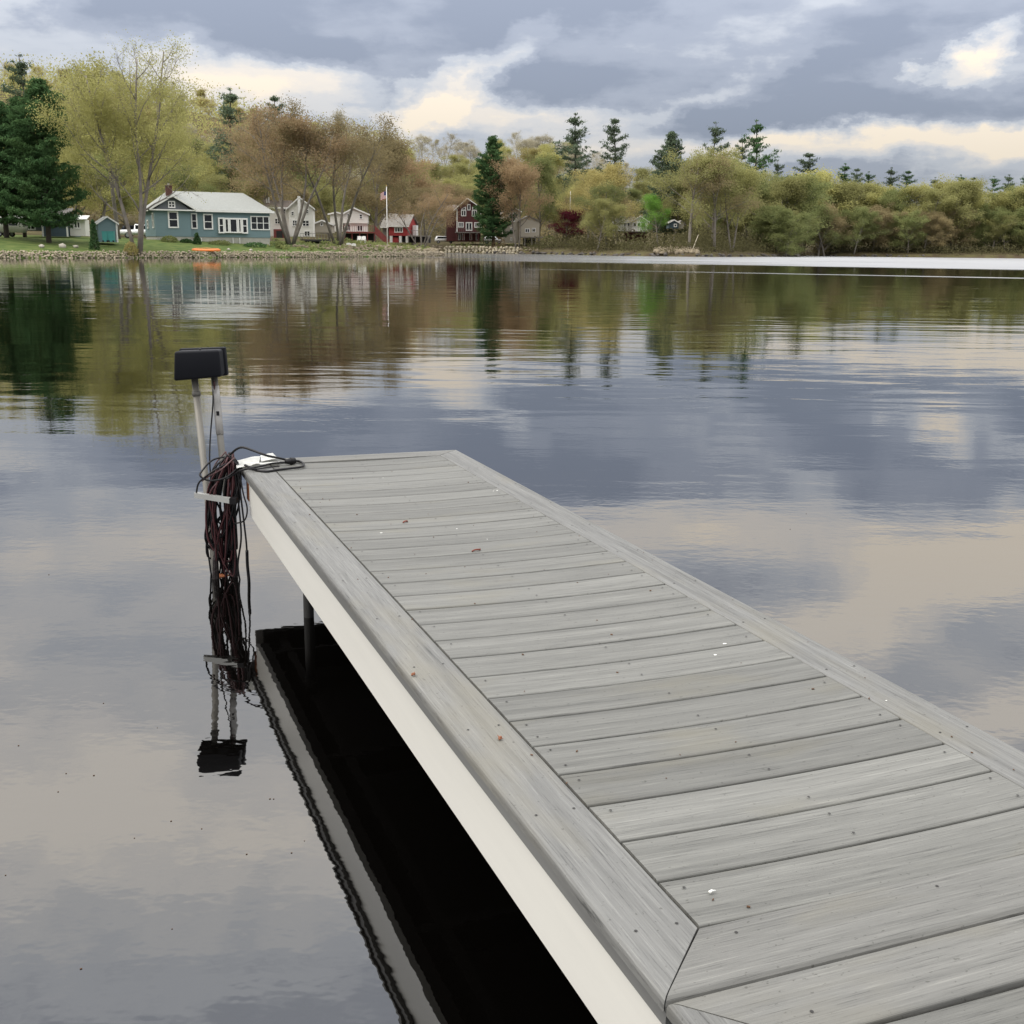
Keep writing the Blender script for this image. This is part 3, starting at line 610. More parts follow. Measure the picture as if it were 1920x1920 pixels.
#__PART2__
# ================================================================== TREES
def branch_tree(seed, H=10.0, stems=1, base=.28, spread=.5, limbs=9, leaf=.13, per=22, sig=.30, lean=.25, twig_extra=0, trunk_r=.17, up=.35, crown_round=1.0, low_leaf=None):
    """skeleton grown by branching; returns trunk mesh and crown mesh (leaf quads at the twigs)"""
    rg = random.Random(seed); nr = np.random.default_rng(seed); mb = MB(); tips = []
    def grow(p, d, L, r, lvl):
        n = (7, 5, 4, 3)[lvl]; pts = [p]; step = L / n; ds = [d]
        for i in range(n):
            j = (.07, .16, .22, .28)[lvl]
            d = (d + Vector((rg.gauss(0, j), rg.gauss(0, j), rg.gauss(0, j * .6) + (.03, .05, .045, .03)[lvl] * up * 3))).normalized()
            p = p + d * step; pts.append(p); ds.append(d)
        mb.tube(pts, r, (7, 5, 4, 3)[lvl], r * (.30 if lvl < 3 else .4))
        if lvl >= 2: tips.extend((q, lvl) for q in pts[1:])
        elif lvl == 1: tips.extend((q, lvl) for q in pts[3:])
        if lvl == 3: return
        if lvl == 0: ts = [base + (1 - base) * (k + rg.random() * .7) / limbs for k in range(limbs)]
        else: ts = [.22 + .78 * (k + rg.random()) / m_ for m_ in [(5, 5)[lvl - 1] + twig_extra] for k in range(m_)]
        ang0 = rg.random() * 6.28
        for k, t in enumerate(ts):
            t = min(t, .99); i = min(int(t * n), n - 1); q = pts[i].lerp(pts[i + 1], t * n - i); dd = ds[i + 1]
            a = dd.orthogonal().normalized(); a.rotate(Matrix.Rotation(ang0 + k * 2.4 + rg.gauss(0, .3), 3, dd))
            th = rg.gauss((.85, .8, .75)[lvl], .15) * (1.1 - .35 * t); nd = (dd * math.cos(th) + a * math.sin(th)).normalized()
            if lvl == 0: l = L * spread * (math.sin(math.pi * (.22 + .74 * t)) ** .7 * crown_round + (1 - crown_round) * (1.1 - t)) * rg.uniform(.75, 1.15)
            else: l = L * (.50, .52)[lvl - 1] * rg.uniform(.65, 1.15) * (1.1 - .35 * t)
            grow(q, nd, l, max(r * (.42, .45, .5)[lvl] * (1 - .5 * t), .006), lvl + 1)
    for sidx in range(stems):
        a = 6.28 * sidx / max(stems, 1) + rg.random(); le = lean * (1 if stems > 1 else .25) * rg.uniform(.6, 1.3)
        d = Vector((math.cos(a) * le, math.sin(a) * le, 1)).normalized()
        grow(Vector((math.cos(a) * .12 * (stems > 1), math.sin(a) * .12 * (stems > 1), -.15)), d, H * rg.uniform(.82, .95) * (.9 if sidx else 1.0), trunk_r * (.72 if stems > 1 else 1), 0)
    tm = mb.mesh('tree_trunk', True)
    T = np.array([q[:] for q, l in tips]); w = np.array([{1: .25, 2: .7, 3: 1.0}[l] for q, l in tips])
    w = w * np.array([max(.10, .6 + 1.5 * mnoise.noise(q * .85 + Vector((seed * 3.7, 0, 0)))) for q, l in tips])
    if low_leaf is not None: w = w * np.interp(T[:, 2], low_leaf[0], low_leaf[1])
    n = int(per * len(T) * .35); idx = nr.choice(len(T), n, p=w / w.sum())
    C = T[idx] + nr.normal(0, sig, (n, 3)) * np.array([1, 1, .8])
    k = H / np.percentile(C[:, 2], 99.5); C = C * np.array([1, 1, k]); co = np.empty(len(tm.vertices) * 3, np.float32); tm.vertices.foreach_get('co', co)
    co = co.reshape(-1, 3); co[:, 2] *= k; tm.vertices.foreach_set('co', co.ravel()); tm.update()
    return tm, leaf_quads(C, nr, leaf)
def leaf_quads(C, nr, size, aspect=.7, upbias=0.0, name='tree_crown'):
    n = len(C); s = size * nr.uniform(.6, 1.35, (n, 1))
    a = nr.normal(0, 1, (n, 3)); a[:, 2] += upbias; a /= np.linalg.norm(a, axis=1, keepdims=True)
    b = np.cross(a, nr.normal(0, 1, (n, 3))); b /= np.linalg.norm(b, axis=1, keepdims=True)
    a, b = a * s, b * s * aspect
    V = np.stack([C - a, C + b * .9 - a * .1, C + a, C - b * .9 + a * .1], 1).reshape(-1, 3)
    return np_mesh(name, V, np.arange(4 * n).reshape(n, 4))
def pine_tree(seed, H=10.0, dense=1.0, width=1.0, base=.16, gap=.25, irr=.4, spread_w=0.0):
    rg = random.Random(seed); nr = np.random.default_rng(seed); mb = MB(); C = []; D = []
    wob = [(rg.gauss(0, .05), rg.gauss(0, .05)) for _ in range(9)]
    mb.tube([(wob[i][0] * i / 4, wob[i][1] * i / 4, H * i / 8 - (.2 if i == 0 else 0)) for i in range(9)], .17, 7, .025)
    z = H * base
    while z < H * .985:
        t = (z / H - base) / (1 - base)
        prof = (min(1.0, ((1 - t) * 2.6) ** .8) * .72 + (1 - t) * .30) * 2.1 * width
        side_gap = rg.random() * 6.28
        for k in range(rg.choice([4, 5, 5, 6])):
            a = k * 1.26 + rg.random() * .8 + z * 2
            L = prof * rg.uniform(1 - irr, 1.12)
            if rg.random() < gap * .5: L *= .45
            if L < .15: L = .15 + .2 * rg.random()
            rise = rg.uniform(-.05, .22) + .35 * t
            p0 = Vector((0, 0, z)); dirv = Vector((math.cos(a), math.sin(a), 0))
            pts = [p0 + dirv * L * u + Vector((0, 0, L * (rise * u - .12 * u * (1 - u) * 4 * (1 - t) + .16 * u * u))) for u in (0, .35, .7, 1.0)]
            mb.tube(pts, .035 * (1 - t) + .012, 3, .006)
            m = max(3, int(L * 6 * dense))
            for u in np.linspace(.22, 1.04, m):
                i = min(int(u * 3), 2); q = pts[0].lerp(pts[3], min(u, 1.0)); q.z += L * (-.12 * u * (1 - u) * 4 * (1 - t))
                sw = .16 * L * (1.15 - abs(u - .6))
                sid = Vector((-math.sin(a), math.cos(a), 0)) * rg.gauss(0, max(sw, .06))
                C.append((q + sid + Vector((0, 0, rg.gauss(.03, .05))))[:]); D.append(.20 + .06 * rg.random())
        z += H * (rg.uniform(.026, .040) + spread_w * rg.random()) * (1.25 - .35 * t)
    C.append((0, 0, H)); D.append(.15)
    C = np.array(C); D = np.array(D); k = int(15 * dense)
    cc = np.repeat(C, k, 0) + nr.normal(0, 1, (len(C) * k, 3)) * np.repeat(D, k)[:, None] * np.array([.55, .55, .26])
    return mb.mesh('pine_trunk', True), leaf_quads(cc, nr, .135, .28, .5)
TREES = {}
for i in range(4): TREES['spring%d' % i] = branch_tree(100 + i, stems=(1, 1, 2, 1)[i], base=.30, spread=(.46, .52, .42, .40)[i], limbs=12, leaf=.066, per=36, sig=.33)
for i in range(3): TREES['round%d' % i] = branch_tree(200 + i, stems=1, base=.20, spread=.50, limbs=14, leaf=.072, per=50, sig=.36, up=.2)
for i in range(2): TREES['stems%d' % i] = branch_tree(300 + i, stems=(5, 4)[i], base=.42, spread=.40, limbs=7, leaf=.050, per=24, sig=.30, lean=.34, trunk_r=.14, low_leaf=([0, 2.6, 3.8, 10], [0, .05, 1, 1]))
for i in range(2): TREES['bare%d' % i] = branch_tree(400 + i, stems=(1, 2)[i], base=.3, spread=.42, limbs=11, leaf=.05, per=16, sig=.22, twig_extra=1, trunk_r=.12)
for i in range(2): TREES['bushy%d' % i] = branch_tree(250 + i, stems=1, base=.05, spread=.52, limbs=16, leaf=.085, per=50, sig=.36, up=.2)
TREES['tall'] = branch_tree(511, stems=3, base=.22, spread=.36, limbs=11, leaf=.040, per=30, sig=.28, lean=.20, twig_extra=1, trunk_r=.15, low_leaf=([0, 3.0, 4.0, 6.0, 7.0, 10], [0, .05, 1, 1, .13, .10]))
for i in range(3): TREES['pine%d' % i] = pine_tree(600 + i, width=(.92, 1.0, .85)[i], base=(.30, .34, .38)[i], irr=.62, gap=.6, spread_w=.045)
TREES['pinefull0'] = pine_tree(650, dense=1.5, width=1.18, base=.13, irr=.35, gap=.2)
TREES['pinefull1'] = pine_tree(651, dense=1.4, width=1.0, base=.13, irr=.35, gap=.2)
BARK = mat('grey_bark', (.17, .15, .125), .9, var=.3, vscale=2, objvar=.2)
BARKD = mat('dark_bark', (.065, .052, .042), .9, var=.3, vscale=2)
LEAF = {
 'lime': leaf_mat('leaf_lime', (.32, .31, .115), (.43, .41, .165)),
 'olive': leaf_mat('leaf_olive', (.245, .245, .10), (.335, .325, .135)),
 'ochre': leaf_mat('leaf_ochre', (.32, .28, .115), (.41, .355, .15)),
 'brown': leaf_mat('leaf_brown', (.26, .215, .115), (.34, .28, .15)),
 'red': leaf_mat('leaf_redbrown', (.27, .195, .115), (.33, .245, .14)),
 'tan': leaf_mat('leaf_tan', (.36, .33, .24), (.46, .425, .32)),
 'green': leaf_mat('leaf_green', (.17, .20, .080), (.26, .275, .11)),
 'bright': leaf_mat('leaf_bright', (.17, .33, .062), (.24, .42, .09)),
 'maroon': leaf_mat('leaf_maroon', (.085, .017, .025), (.13, .030, .040)),
 'darkbrush': leaf_mat('leaf_dark_brush', (.085, .080, .042), (.14, .13, .062)),  # the brush's own dark brownish leaf colour
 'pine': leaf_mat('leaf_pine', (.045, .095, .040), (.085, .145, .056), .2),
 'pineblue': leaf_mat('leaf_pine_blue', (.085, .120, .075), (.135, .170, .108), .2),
}
def tree(name, label, kind, leafm, base, h, rz=0.0, w=1.0, group=None, bark=BARK):
    root = empty(name, base, rz, label, 'tree', group)
    s = h / 10.0; root.scale = (s * w * random.uniform(.9, 1.12), s * w * random.uniform(.9, 1.12), s); root.rotation_euler = (random.gauss(0, .02), random.gauss(0, .02), rz)
    tm, cm = TREES[kind]
    for part, me, m in (('trunk', tm, bark), ('crown', cm, LEAF[leafm])):
        if len(me.materials) == 0: me.materials.append(m)
        o = bpy.data.objects.new(part, me); col.objects.link(o); o.parent = root
        o.material_slots[0].link = 'OBJECT'; o.material_slots[0].material = m
    return root
def hor(px): return 460.1 + .0105 * (px - 960)
def ptree(px, D, ytop, kind, leafm, label, w=1.0, name='broadleaf_tree', group=None, bark=BARK, rz=None):
    b = ground_at(px, D); top = at(px, ytop, D).z
    return tree(name, label, kind, leafm, b - Vector((0, 0, .1)), max(top - b.z, 2.0) * 1.03, random.random() * 6.28 if rz is None else rz, w, group, bark)
# --- trees one can point to
PB = dict(name='pine_tree', bark=BARKD)
ptree(92, 121, 160, 'pinefull0', 'pine', 'large dark pine left of the teal shed, its trunk on the lawn', 1.12, **PB)
ptree(14, 124, 195, 'pinefull1', 'pine', 'dark pine at the left picture edge in front of the camper', 1.15, **PB)
ptree(48, 140, 190, 'pinefull1', 'pine', 'dark pine between and behind the two big lawn pines', 1.0, **PB)
ptree(75, 200, 112, 'pine2', 'pineblue', 'ragged pine top rising above the two big lawn pines', 1.0, **PB)
ptree(258, 119, 90, 'tall', 'lime', 'tall bare-topped spring tree at the left corner of the blue house', 1.0, rz=.6)
ptree(224, 138, 128, 'spring0', 'lime', 'yellow-green tree with pale trunk standing behind the teal shed', .9)
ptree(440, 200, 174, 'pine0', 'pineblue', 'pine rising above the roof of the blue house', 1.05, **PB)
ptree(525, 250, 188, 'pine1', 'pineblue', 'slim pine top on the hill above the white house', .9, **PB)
ptree(545, 153, 212, 'stems0', 'red', 'red-brown budding maple with forked trunks before the white house', 1.15)
ptree(634, 160, 208, 'stems1', 'brown', 'big grey-stemmed maple with spreading trunks left of the cream house', 1.1)
ptree(700, 190, 262, 'round1', 'brown', 'brown budding tree behind the flagpole with the flag', 1.0)
ptree(500, 175, 240, 'round0', 'brown', 'brown budding tree above the right end of the blue house roof', 1.0)
ptree(790, 205, 352, 'stems1', 'red', 'small red-brown tree between the red house and the dark red chalet', 1.3)
ptree(775, 245, 300, 'round2', 'red', 'reddish budding tree behind the red house', 1.1)
ptree(925, 241, 262, 'pinefull1', 'pine', 'dark green pine right of the dark red chalet', 1.02, **PB)
ptree(970, 236, 300, 'spring2', 'red', 'brown tree with trunk in front of the tan house', .9)
ptree(1058, 240, 394, 'round1', 'maroon', 'dark maroon small tree beside the white flagpole', 1.45)
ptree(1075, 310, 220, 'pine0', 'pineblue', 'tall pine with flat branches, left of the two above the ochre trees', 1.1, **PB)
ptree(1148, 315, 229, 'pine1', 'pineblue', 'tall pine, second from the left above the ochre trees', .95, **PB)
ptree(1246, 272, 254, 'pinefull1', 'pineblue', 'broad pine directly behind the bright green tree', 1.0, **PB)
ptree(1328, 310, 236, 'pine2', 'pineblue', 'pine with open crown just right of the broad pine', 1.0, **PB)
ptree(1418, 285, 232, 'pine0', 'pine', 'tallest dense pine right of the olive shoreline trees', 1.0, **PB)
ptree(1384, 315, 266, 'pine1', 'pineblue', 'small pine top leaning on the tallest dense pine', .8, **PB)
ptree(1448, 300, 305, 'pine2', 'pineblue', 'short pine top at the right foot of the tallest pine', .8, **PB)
ptree(1505, 280, 293, 'pine1', 'pineblue', 'wide-topped pine where the near wooded point ends', 1.3, **PB)
ptree(1233, 216, 366, 'spring3', 'bright', 'bright green narrow tree at the shore beside the white cottage', .95)
ptree(1160, 232, 312, 'round0', 'ochre', 'golden ochre tree above the white cottage', 1.05)
ptree(1100, 245, 322, 'round2', 'ochre', 'golden tree left of the ochre tree above the white cottage', 1.0)
ptree(1292, 214, 292, 'spring1', 'olive', 'olive tree with tall pale trunk right of the bright green tree', 1.0)
ptree(1340, 216, 300, 'spring0', 'brown', 'olive-brown tree with leaning pale trunk by the small white boat', 1.0)
ptree(1372, 218, 305, 'spring2', 'olive', 'olive tree with two pale stems right of the small white boat', 1.0)
ptree(1335, 235, 285, 'round0', 'olive', 'rounded olive tree behind the pale-trunked shoreline trees', 1.0)
ptree(1138, 222, 345, 'spring1', 'green', 'grey-green tree screening the left of the white cottage', .9)
ptree(1120, 219, 375, 'round2', 'olive', 'low olive tree at the shore left of the white cottage', 1.2)
ptree(1010, 262, 300, 'round1', 'green', 'green tree behind the white flagpole', 1.0)
ptree(648, 215, 212, 'bare0', 'tan', 'bare grey tree top above the big grey-stemmed maple', .9)
ORD = ['rightmost', 'second', 'third', 'fourth', 'fifth', 'sixth', 'seventh', 'eighth', 'ninth', 'tenth', 'eleventh', 'twelfth', 'thirteenth', 'fourteenth', 'fifteenth', 'sixteenth', 'seventeenth', 'eighteenth', 'nineteenth', 'twentieth', 'twenty-first', 'twenty-second', 'twenty-third']
HUE = dict(lime='yellow-green', olive='olive', ochre='golden', brown='brown', red='reddish-brown', tan='bare tan', green='dull green')
SP = ((1570, 311), (1596, 320), (1616, 325), (1662, 318), (1688, 324), (1742, 335), (1786, 331), (1815, 336), (1850, 333), (1876, 331), (1908, 330))
for k, (x, y) in enumerate(SP):
    o_n = len(SP) - 1 - k
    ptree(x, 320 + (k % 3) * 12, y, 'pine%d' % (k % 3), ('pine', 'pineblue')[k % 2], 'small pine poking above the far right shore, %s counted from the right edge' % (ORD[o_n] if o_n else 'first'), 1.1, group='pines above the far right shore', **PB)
# --- woods on the right shore
rt = random.Random(5)
for k in range(44):
    c_ = k % 22; x = 1430 + c_ * 25 + rt.uniform(-7, 7); row = k // 22
    yt = (np.interp(x, [1430, 1500, 1600, 1700, 1930], [325, 335, 352, 350, 357]) if row == 0 else np.interp(x, [1430, 1600, 1930], [385, 392, 395])) + rt.uniform(-12, 12)
    D = (272, 261)[row] + rt.uniform(-5, 8)
    if x < 1500: D -= (22, 26)[row]
    lm = rt.choice(['olive', 'olive', 'lime', 'lime', 'green'] if row == 0 else ['olive', 'green', 'brown', 'green'])
    ptree(x, D, yt, rt.choice(['round0', 'round1', 'round2', 'bushy0'] if row == 0 else ['bushy0', 'bushy1', 'round0']), lm,
          '%s tree, %s from right edge, %s of right shore woods' % (HUE[lm], 'first' if c_ == 21 else ORD[21 - c_], ('back row', 'front row')[row]), 1.3, group=('back row right shore trees', 'front row right shore trees')[row])
MARKS = [(150, 'the big lawn pines'), (280, 'the teal shed'), (400, 'the left half of the blue house'), (515, 'the right half of the blue house'), (600, 'the white house'), (700, 'the cream house'), (800, 'the red house'), (910, 'the dark red chalet'), (1020, 'the tan house'), (1130, 'the maroon tree'), (1260, 'the white cottage'), (9999, 'the pale-trunked olive trees')]
def mark(x): return next(n for lim, n in MARKS if x < lim)
for k in range(14):
    x = 1060 + k * 30 + rt.uniform(-10, 10)
    if 1160 < x < 1255: continue
    lm = rt.choice(['olive', 'brown', 'olive', 'green'])
    ptree(x, 246 + rt.uniform(0, 22), 330 + rt.uniform(-20, 40), rt.choice(['round0', 'round1', 'round2', 'spring1']), lm, '%s middle-shore tree behind %s' % (HUE[lm], mark(x)), 1.05, group='middle shore wood trees')
# --- woods behind the houses and up the hill
SKY_X = [-60, 60, 140, 330, 380, 480, 560, 650, 740, 800, 900, 1000, 1060, 1130, 1200, 1300, 1420]
SKY_Y = [150, 150, 150, 165, 195, 218, 230, 238, 244, 256, 256, 250, 262, 288, 303, 305, 312]
n_ = 0
for row, (off, step, drop) in enumerate(((220, 50, 0), (165, 48, 20), (112, 46, 42), (70, 44, 66), (32, 46, 92), (0, 52, 116))):
    x = -50.0 + rt.uniform(0, 25)
    while x < (1420, 1400, 1380, 1360, 1090, 1060)[row]:
        front = np.interp(x, [0, 470, 500, 690, 715, 800, 840, 1010, 1060, 1400], [168, 172, 198, 206, 232, 240, 280, 278, 262, 250])
        yt = np.interp(x, SKY_X, SKY_Y) + drop * np.interp(x, [0, 500, 900, 1400], [1.15, .95, .8, .7]) + rt.uniform(-9, 14)
        far = row < 2
        lm = rt.choice(['tan', 'tan', 'lime', 'olive', 'tan'] if far and x > 620 else ['lime', 'lime', 'olive', 'ochre', 'tan'] if row < 3 else (['lime', 'olive', 'lime', 'green'] if x < 460 else ['brown', 'olive', 'lime', 'olive', 'green']))
        kind = rt.choice(['bare0', 'bare1', 'spring1'] if lm == 'tan' else ['spring0', 'spring1', 'round0', 'round1', 'round2', 'spring3'])
        DD = front + off + rt.uniform(-9, 12); b = ground_at(x, DD); top = at(x, yt, DD).z
        h = min(max(top - b.z, 8.0), 25.0); zn = 0 if far else 1 if row < 4 else 2
        tree('broadleaf_tree', '%s tree %s %s' % (HUE[lm], ('on hilltop behind', 'on hillside above', 'in woods behind')[zn], mark(x)),
             kind, lm, b - Vector((0, 0, .2)), h, rt.random() * 6.28, rt.uniform(.95, 1.25), ('hilltop trees', 'hillside trees', 'trees behind the houses')[zn])
        n_ += 1; x += step * rt.uniform(.8, 1.2)
# trees that read alike are told apart by their order from the left
_same = {}
for o in bpy.data.objects:
    if o.get('category') == 'tree': _same.setdefault(o['label'], []).append(o)
for lab, os_ in _same.items():
    if len(os_) > 1:
        os_.sort(key=lambda o: o.location.x / o.location.y)
        for k, o in enumerate(os_): o['label'] = lab + ', %s from left' % ('first' if k == 0 else ORD[k])
# --- brush along the far shore and among the trunks
def brush(name, label, n, pxr, sdr, hmax, m, size, Dr, seed, clump=26):
    nr = np.random.default_rng(seed); C = []
    while len(C) < n // clump:
        px = nr.uniform(*pxr); D = nr.uniform(*Dr); v = at(px, 460, D); sd = float(shore_sd(np.array([v.x]), np.array([v.y]))[0])
        if sdr[0] < sd < sdr[1]: C.append((v.x, v.y, gz(v.x, v.y), nr.uniform(.35, 1) * hmax))
    C = np.array(C); k = np.repeat(np.arange(len(C)), clump); g = nr.normal(0, 1, (len(k), 3)); hgt = C[k, 3]
    Q = C[k, :3] + np.stack([g[:, 0] * hgt * .55, g[:, 1] * hgt * .55, np.abs(nr.uniform(0, 1, len(k))) ** .8 * hgt], -1)
    o = link(name, leaf_quads(Q, nr, size, .7, 0, name), m); return tag(o, label, 'brush', kind='stuff')
brush('shoreline_brush', 'low brown and olive brush along the far wooded waterline', 15000, (985, 1960), (.3, 9), 2.4, LEAF['darkbrush'], .16, (195, 275), 21)
brush('shoreline_undergrowth', 'dull green undergrowth among the trunks of the far shore', 13000, (1040, 1960), (3, 22), 4.2, LEAF['darkbrush'], .22, (198, 290), 22)
brush('hill_undergrowth', 'brown understory of the woods behind the houses', 24000, (-30, 1300), (42, 260), 5.0, LEAF['brown'], .34, (190, 400), 23)
brush('far_wood_floor', 'dark understory closing the far right shore woods', 16000, (1270, 1990), (24, 90), 7.0, LEAF['darkbrush'], .36, (262, 345), 25)
brush('hillside_wood', 'hazy yellow-green wood covering the hillside behind the houses', 42000, (-60, 760), (60, 330), 11.0, LEAF['lime'], .30, (215, 470), 26, 60)
brush('hilltop_wood', 'pale tan leafless wood along the hill crest above the chalet', 20000, (480, 1280), (70, 330), 10.0, LEAF['tan'], .24, (290, 500), 27, 60)
brush('garden_growth', 'rough grass and weeds around the lakeside houses', 5000, (500, 1010), (2, 16), .7, LEAF['green'], .16, (140, 250), 24)

# ================================================================== HOUSES
WHITE = mat('white_paint', (.78, .77, .73), .55, var=.03)
GLASS = mat('dark_window_glass', (.012, .014, .016), .08, spec=.6, var=.5, vscale=1.2)
TEAL = mat('teal_clapboard', (.15, .225, .24), .7, var=.06, vscale=2, stretch=(.3, 1, 9), bump=.006, bscale=5)
SHING = mat('grey_shingle', (.31, .32, .30), .9, var=.10, vscale=4, stretch=(1, 1, 4), bump=.01, bscale=12)
DKGREY = mat('dark_grey_shingle_wall', (.13, .14, .15), .85, var=.12, vscale=5)
CONC = mat('concrete_block', (.38, .37, .32), .9, var=.14, vscale=2)
BRICK = mat('dark_chimney_brick', (.10, .045, .035), .9, var=.3, vscale=12)
CREAM = mat('cream_siding', (.76, .74, .68), .7, var=.03, stretch=(.2, 1, 9), bump=.005, bscale=5)
BEIGE = mat('beige_siding', (.40, .36, .29), .75, var=.06, stretch=(.2, 1, 9))
REDW = mat('bright_red_siding', (.33, .035, .035), .7, var=.12)
DRED = mat('dark_red_siding', (.085, .020, .020), .75, var=.15, stretch=(.3, 1, 8))
BROOF = mat('brown_shingle', (.13, .105, .085), .95, var=.15, vscale=5)
GROOF = mat('weathered_grey_roof', (.20, .185, .165), .95, var=.15, vscale=5)
REDDECK = mat('red_stained_deck', (.17, .035, .03), .8, var=.2)
GREYDECK = mat('grey_deck_wood', (.22, .20, .18), .9, var=.2)
SLATE = mat('slate_blue_wall', (.055, .085, .105), .75, var=.08)
STONE = mat('field_stone', (.30, .255, .185), .95, var=.4, vscale=1.3, objvar=.1)
SHADOWFILL = mat('painted_shadow', (.02, .018, .017), .9)  # near-black colour painted in for shadow under decks and in openings
def window(parent, u0, u1, z0, z1, y=0.0, nx=1, ny=2, fw=.11, face='F', m=None):
    """window part (white frame and bars) with its pane; face F looks along -y, L along -x"""
    def T(u, o, z): return (u, y - o, z) if face == 'F' else (y - o, u, z)
    def bar(mb, a, b, c, d, o):
        p, q = T(a, 0.005, c), T(b, o, d); mb.box(tuple(min(i, j) for i, j in zip(p, q)), tuple(max(i, j) for i, j in zip(p, q)))
    mb = MB(); bar(mb, u0, u1, z0, z0 + fw, .09); bar(mb, u0, u1, z1 - fw, z1, .09); bar(mb, u0, u0 + fw, z0 + fw, z1 - fw, .08); bar(mb, u1 - fw, u1, z0 + fw, z1 - fw, .08)
    for i in range(1, nx): c = u0 + (u1 - u0) * i / nx; bar(mb, c - fw * .4, c + fw * .4, z0 + fw, z1 - fw, .07)
    for j in range(1, ny): c = z0 + (z1 - z0) * j / ny; bar(mb, u0 + fw, u1 - fw, c - fw * .28, c + fw * .28, .06)
    w = mb.build('window', m or WHITE, parent)
    mb = MB(); bar(mb, u0 + fw * .9, u1 - fw * .9, z0 + fw * .9, z1 - fw * .9, .03); mb.build('pane', GLASS, w)
    return w
def rail(mb, x0, x1, y, z, h=.95, n=None, t=.05):
    mb.box((x0, y, z + h - .06), (x1, y + t, z + h)); n = n or max(2, int((x1 - x0) / .35))
    for i in range(n + 1): c = x0 + (x1 - x0 - t) * i / n; mb.box((c, y + .005, z), (c + t * .8, y + t - .005, z + h - .06))
class House:
    """a house placed by image columns; local x runs along the front, y into depth, z up"""
    def __init__(s, name, label, x0, x1, ybot, D, yaw=0.0, cat='house'):
        s.D, s.x0, s.yb = D, x0, ybot; s.k = D / F * .973 / max(math.cos(rad(yaw)), .5); s.kz = D / F * .9466
        s.W = (x1 - x0) * s.k; s.root = empty(name, at(x0, ybot, D), rad(yaw), label, cat)
    def u(s, x): return (x - s.x0) * s.k
    def z(s, y): return (s.yb - y) * s.kz
    def win(s, x0, y0, x1, y1, y=0.0, nx=1, ny=2, fw=.10, m=None): return window(s.root, s.u(x0), s.u(x1), s.z(y1), s.z(y0), y, nx, ny, fw, 'F', m)
    def gable_front(s, x0, x1, yeave, ypeak, xpeak, ybot, wall, roof, d0=0.0, d1=7.0, over=.35, t=.16, trim=True):
        a, b, p = s.u(x0), s.u(x1), s.u(xpeak); e, k, z0 = s.z(yeave), s.z(ypeak), s.z(ybot)
        MB().prism([(a, z0), (b, z0), (b, e), (p, k), (a, e)], d0, d1).build('wall', wall, s.root)
        mb = MB(); sl, sr = (k - e) / (p - a), (k - e) / (b - p); g = .03
        mb.slab([(a - over, d0 - over, e - over * sl + t), (p, d0 - over, k + t), (p, d1 + over, k + t), (a - over, d1 + over, e - over * sl + t)], t - g)
        mb.slab([(p, d0 - over, k + t), (b + over, d0 - over, e - over * sr + t), (b + over, d1 + over, e - over * sr + t), (p, d1 + over, k + t)], t - g)
        r = mb.build('roof', roof, s.root)
        if trim:
            mb = MB(); q = d0 - over - .06; w = .20
            mb.prism([(a - over, e - over * sl + t + .02), (p, k + t + .02), (p, k + t - w), (a - over, e - over * sl + t - w)], q, q + .05)
            mb.prism([(p, k + t + .02), (b + over, e - over * sr + t + .02), (b + over, e - over * sr + t - w), (p, k + t - w)], q, q + .05)
            mb.build('rake_trim', WHITE, r)
        return r
    def eave_front(s, x0, x1, yeave, yridge, ybot, wall, roof, d0=0.0, d1=7.0, over=.35, t=.15):
        a, b = s.u(x0), s.u(x1); e, k, z0 = s.z(yeave), s.z(yridge), s.z(ybot); mdl = (d0 + d1) / 2
        mb = MB(); mb.add([(a, d0, z0), (a, d1, z0), (a, d1, e), (a, mdl, k - .05), (a, d0, e), (b, d0, z0), (b, d1, z0), (b, d1, e), (b, mdl, k - .05), (b, d0, e)],
               [(0, 1, 2, 3, 4), (9, 8, 7, 6, 5), (0, 4, 9, 5), (1, 6, 7, 2), (4, 3, 8, 9), (2, 7, 8, 3), (0, 5, 6, 1)]); mb.build('wall', wall, s.root)
        sl = (k - e) / (mdl - d0); mb = MB()
        mb.slab([(a - over, d0 - over, e - over * sl + t), (b + over, d0 - over, e - over * sl + t), (b + over, mdl, k + t), (a - over, mdl, k + t)], t - .04)
        mb.slab([(a - over, mdl, k + t), (b + over, mdl, k + t), (b + over, d1 + over, e - over * sl + t), (a - over, d1 + over, e - over * sl + t)], t - .04)
        r = mb.build('roof', roof, s.root)
        MB().box((a - over, d0 - over - .05, e - over * sl - .08), (b + over, d0 - over - .005, e - over * sl + t)).build('eave_trim', WHITE, r)
        return r
# --- the blue house
h = House('blue_house', 'single-storey blue-grey house with grey hip roof and white-framed windows', 292.5, 516, 443, 140, 25); R = h.root; kk = 130 / F; R.scale = (1.048, 1.048, 1.02)
W_ = 13.55; f_ = lambda x: (x - 375) / 1335 * W_; v_ = lambda y: (740 - y) / 6 * kk * 1.0
Hh = 3.12
box('wall', (4.0, 1.0, 0), (W_, 9.0, Hh), TEAL, R)
box('wing_wall', (0, 0, 0), (3.999, 8.99, Hh), TEAL, R)
box('foundation', (.06, .06, -1.3), (3.94, 8.9, -.002), CONC, R); box('foundation', (4.0, 1.06, -1.4), (W_ - .06, 8.9, -.003), CONC, R)
E_, K_ = Hh + .02, 5.45; o_ = .45
a_, b_, r0, r1 = (-o_, 1 - o_), (W_ + o_, 9 + o_), (2.3, 5.0), (11.3, 5.0)
mb = MB(); vs = [(a_[0], a_[1], E_), (b_[0], a_[1], E_), (b_[0], b_[1], E_), (a_[0], b_[1], E_), (*r0, K_), (*r1, K_)]
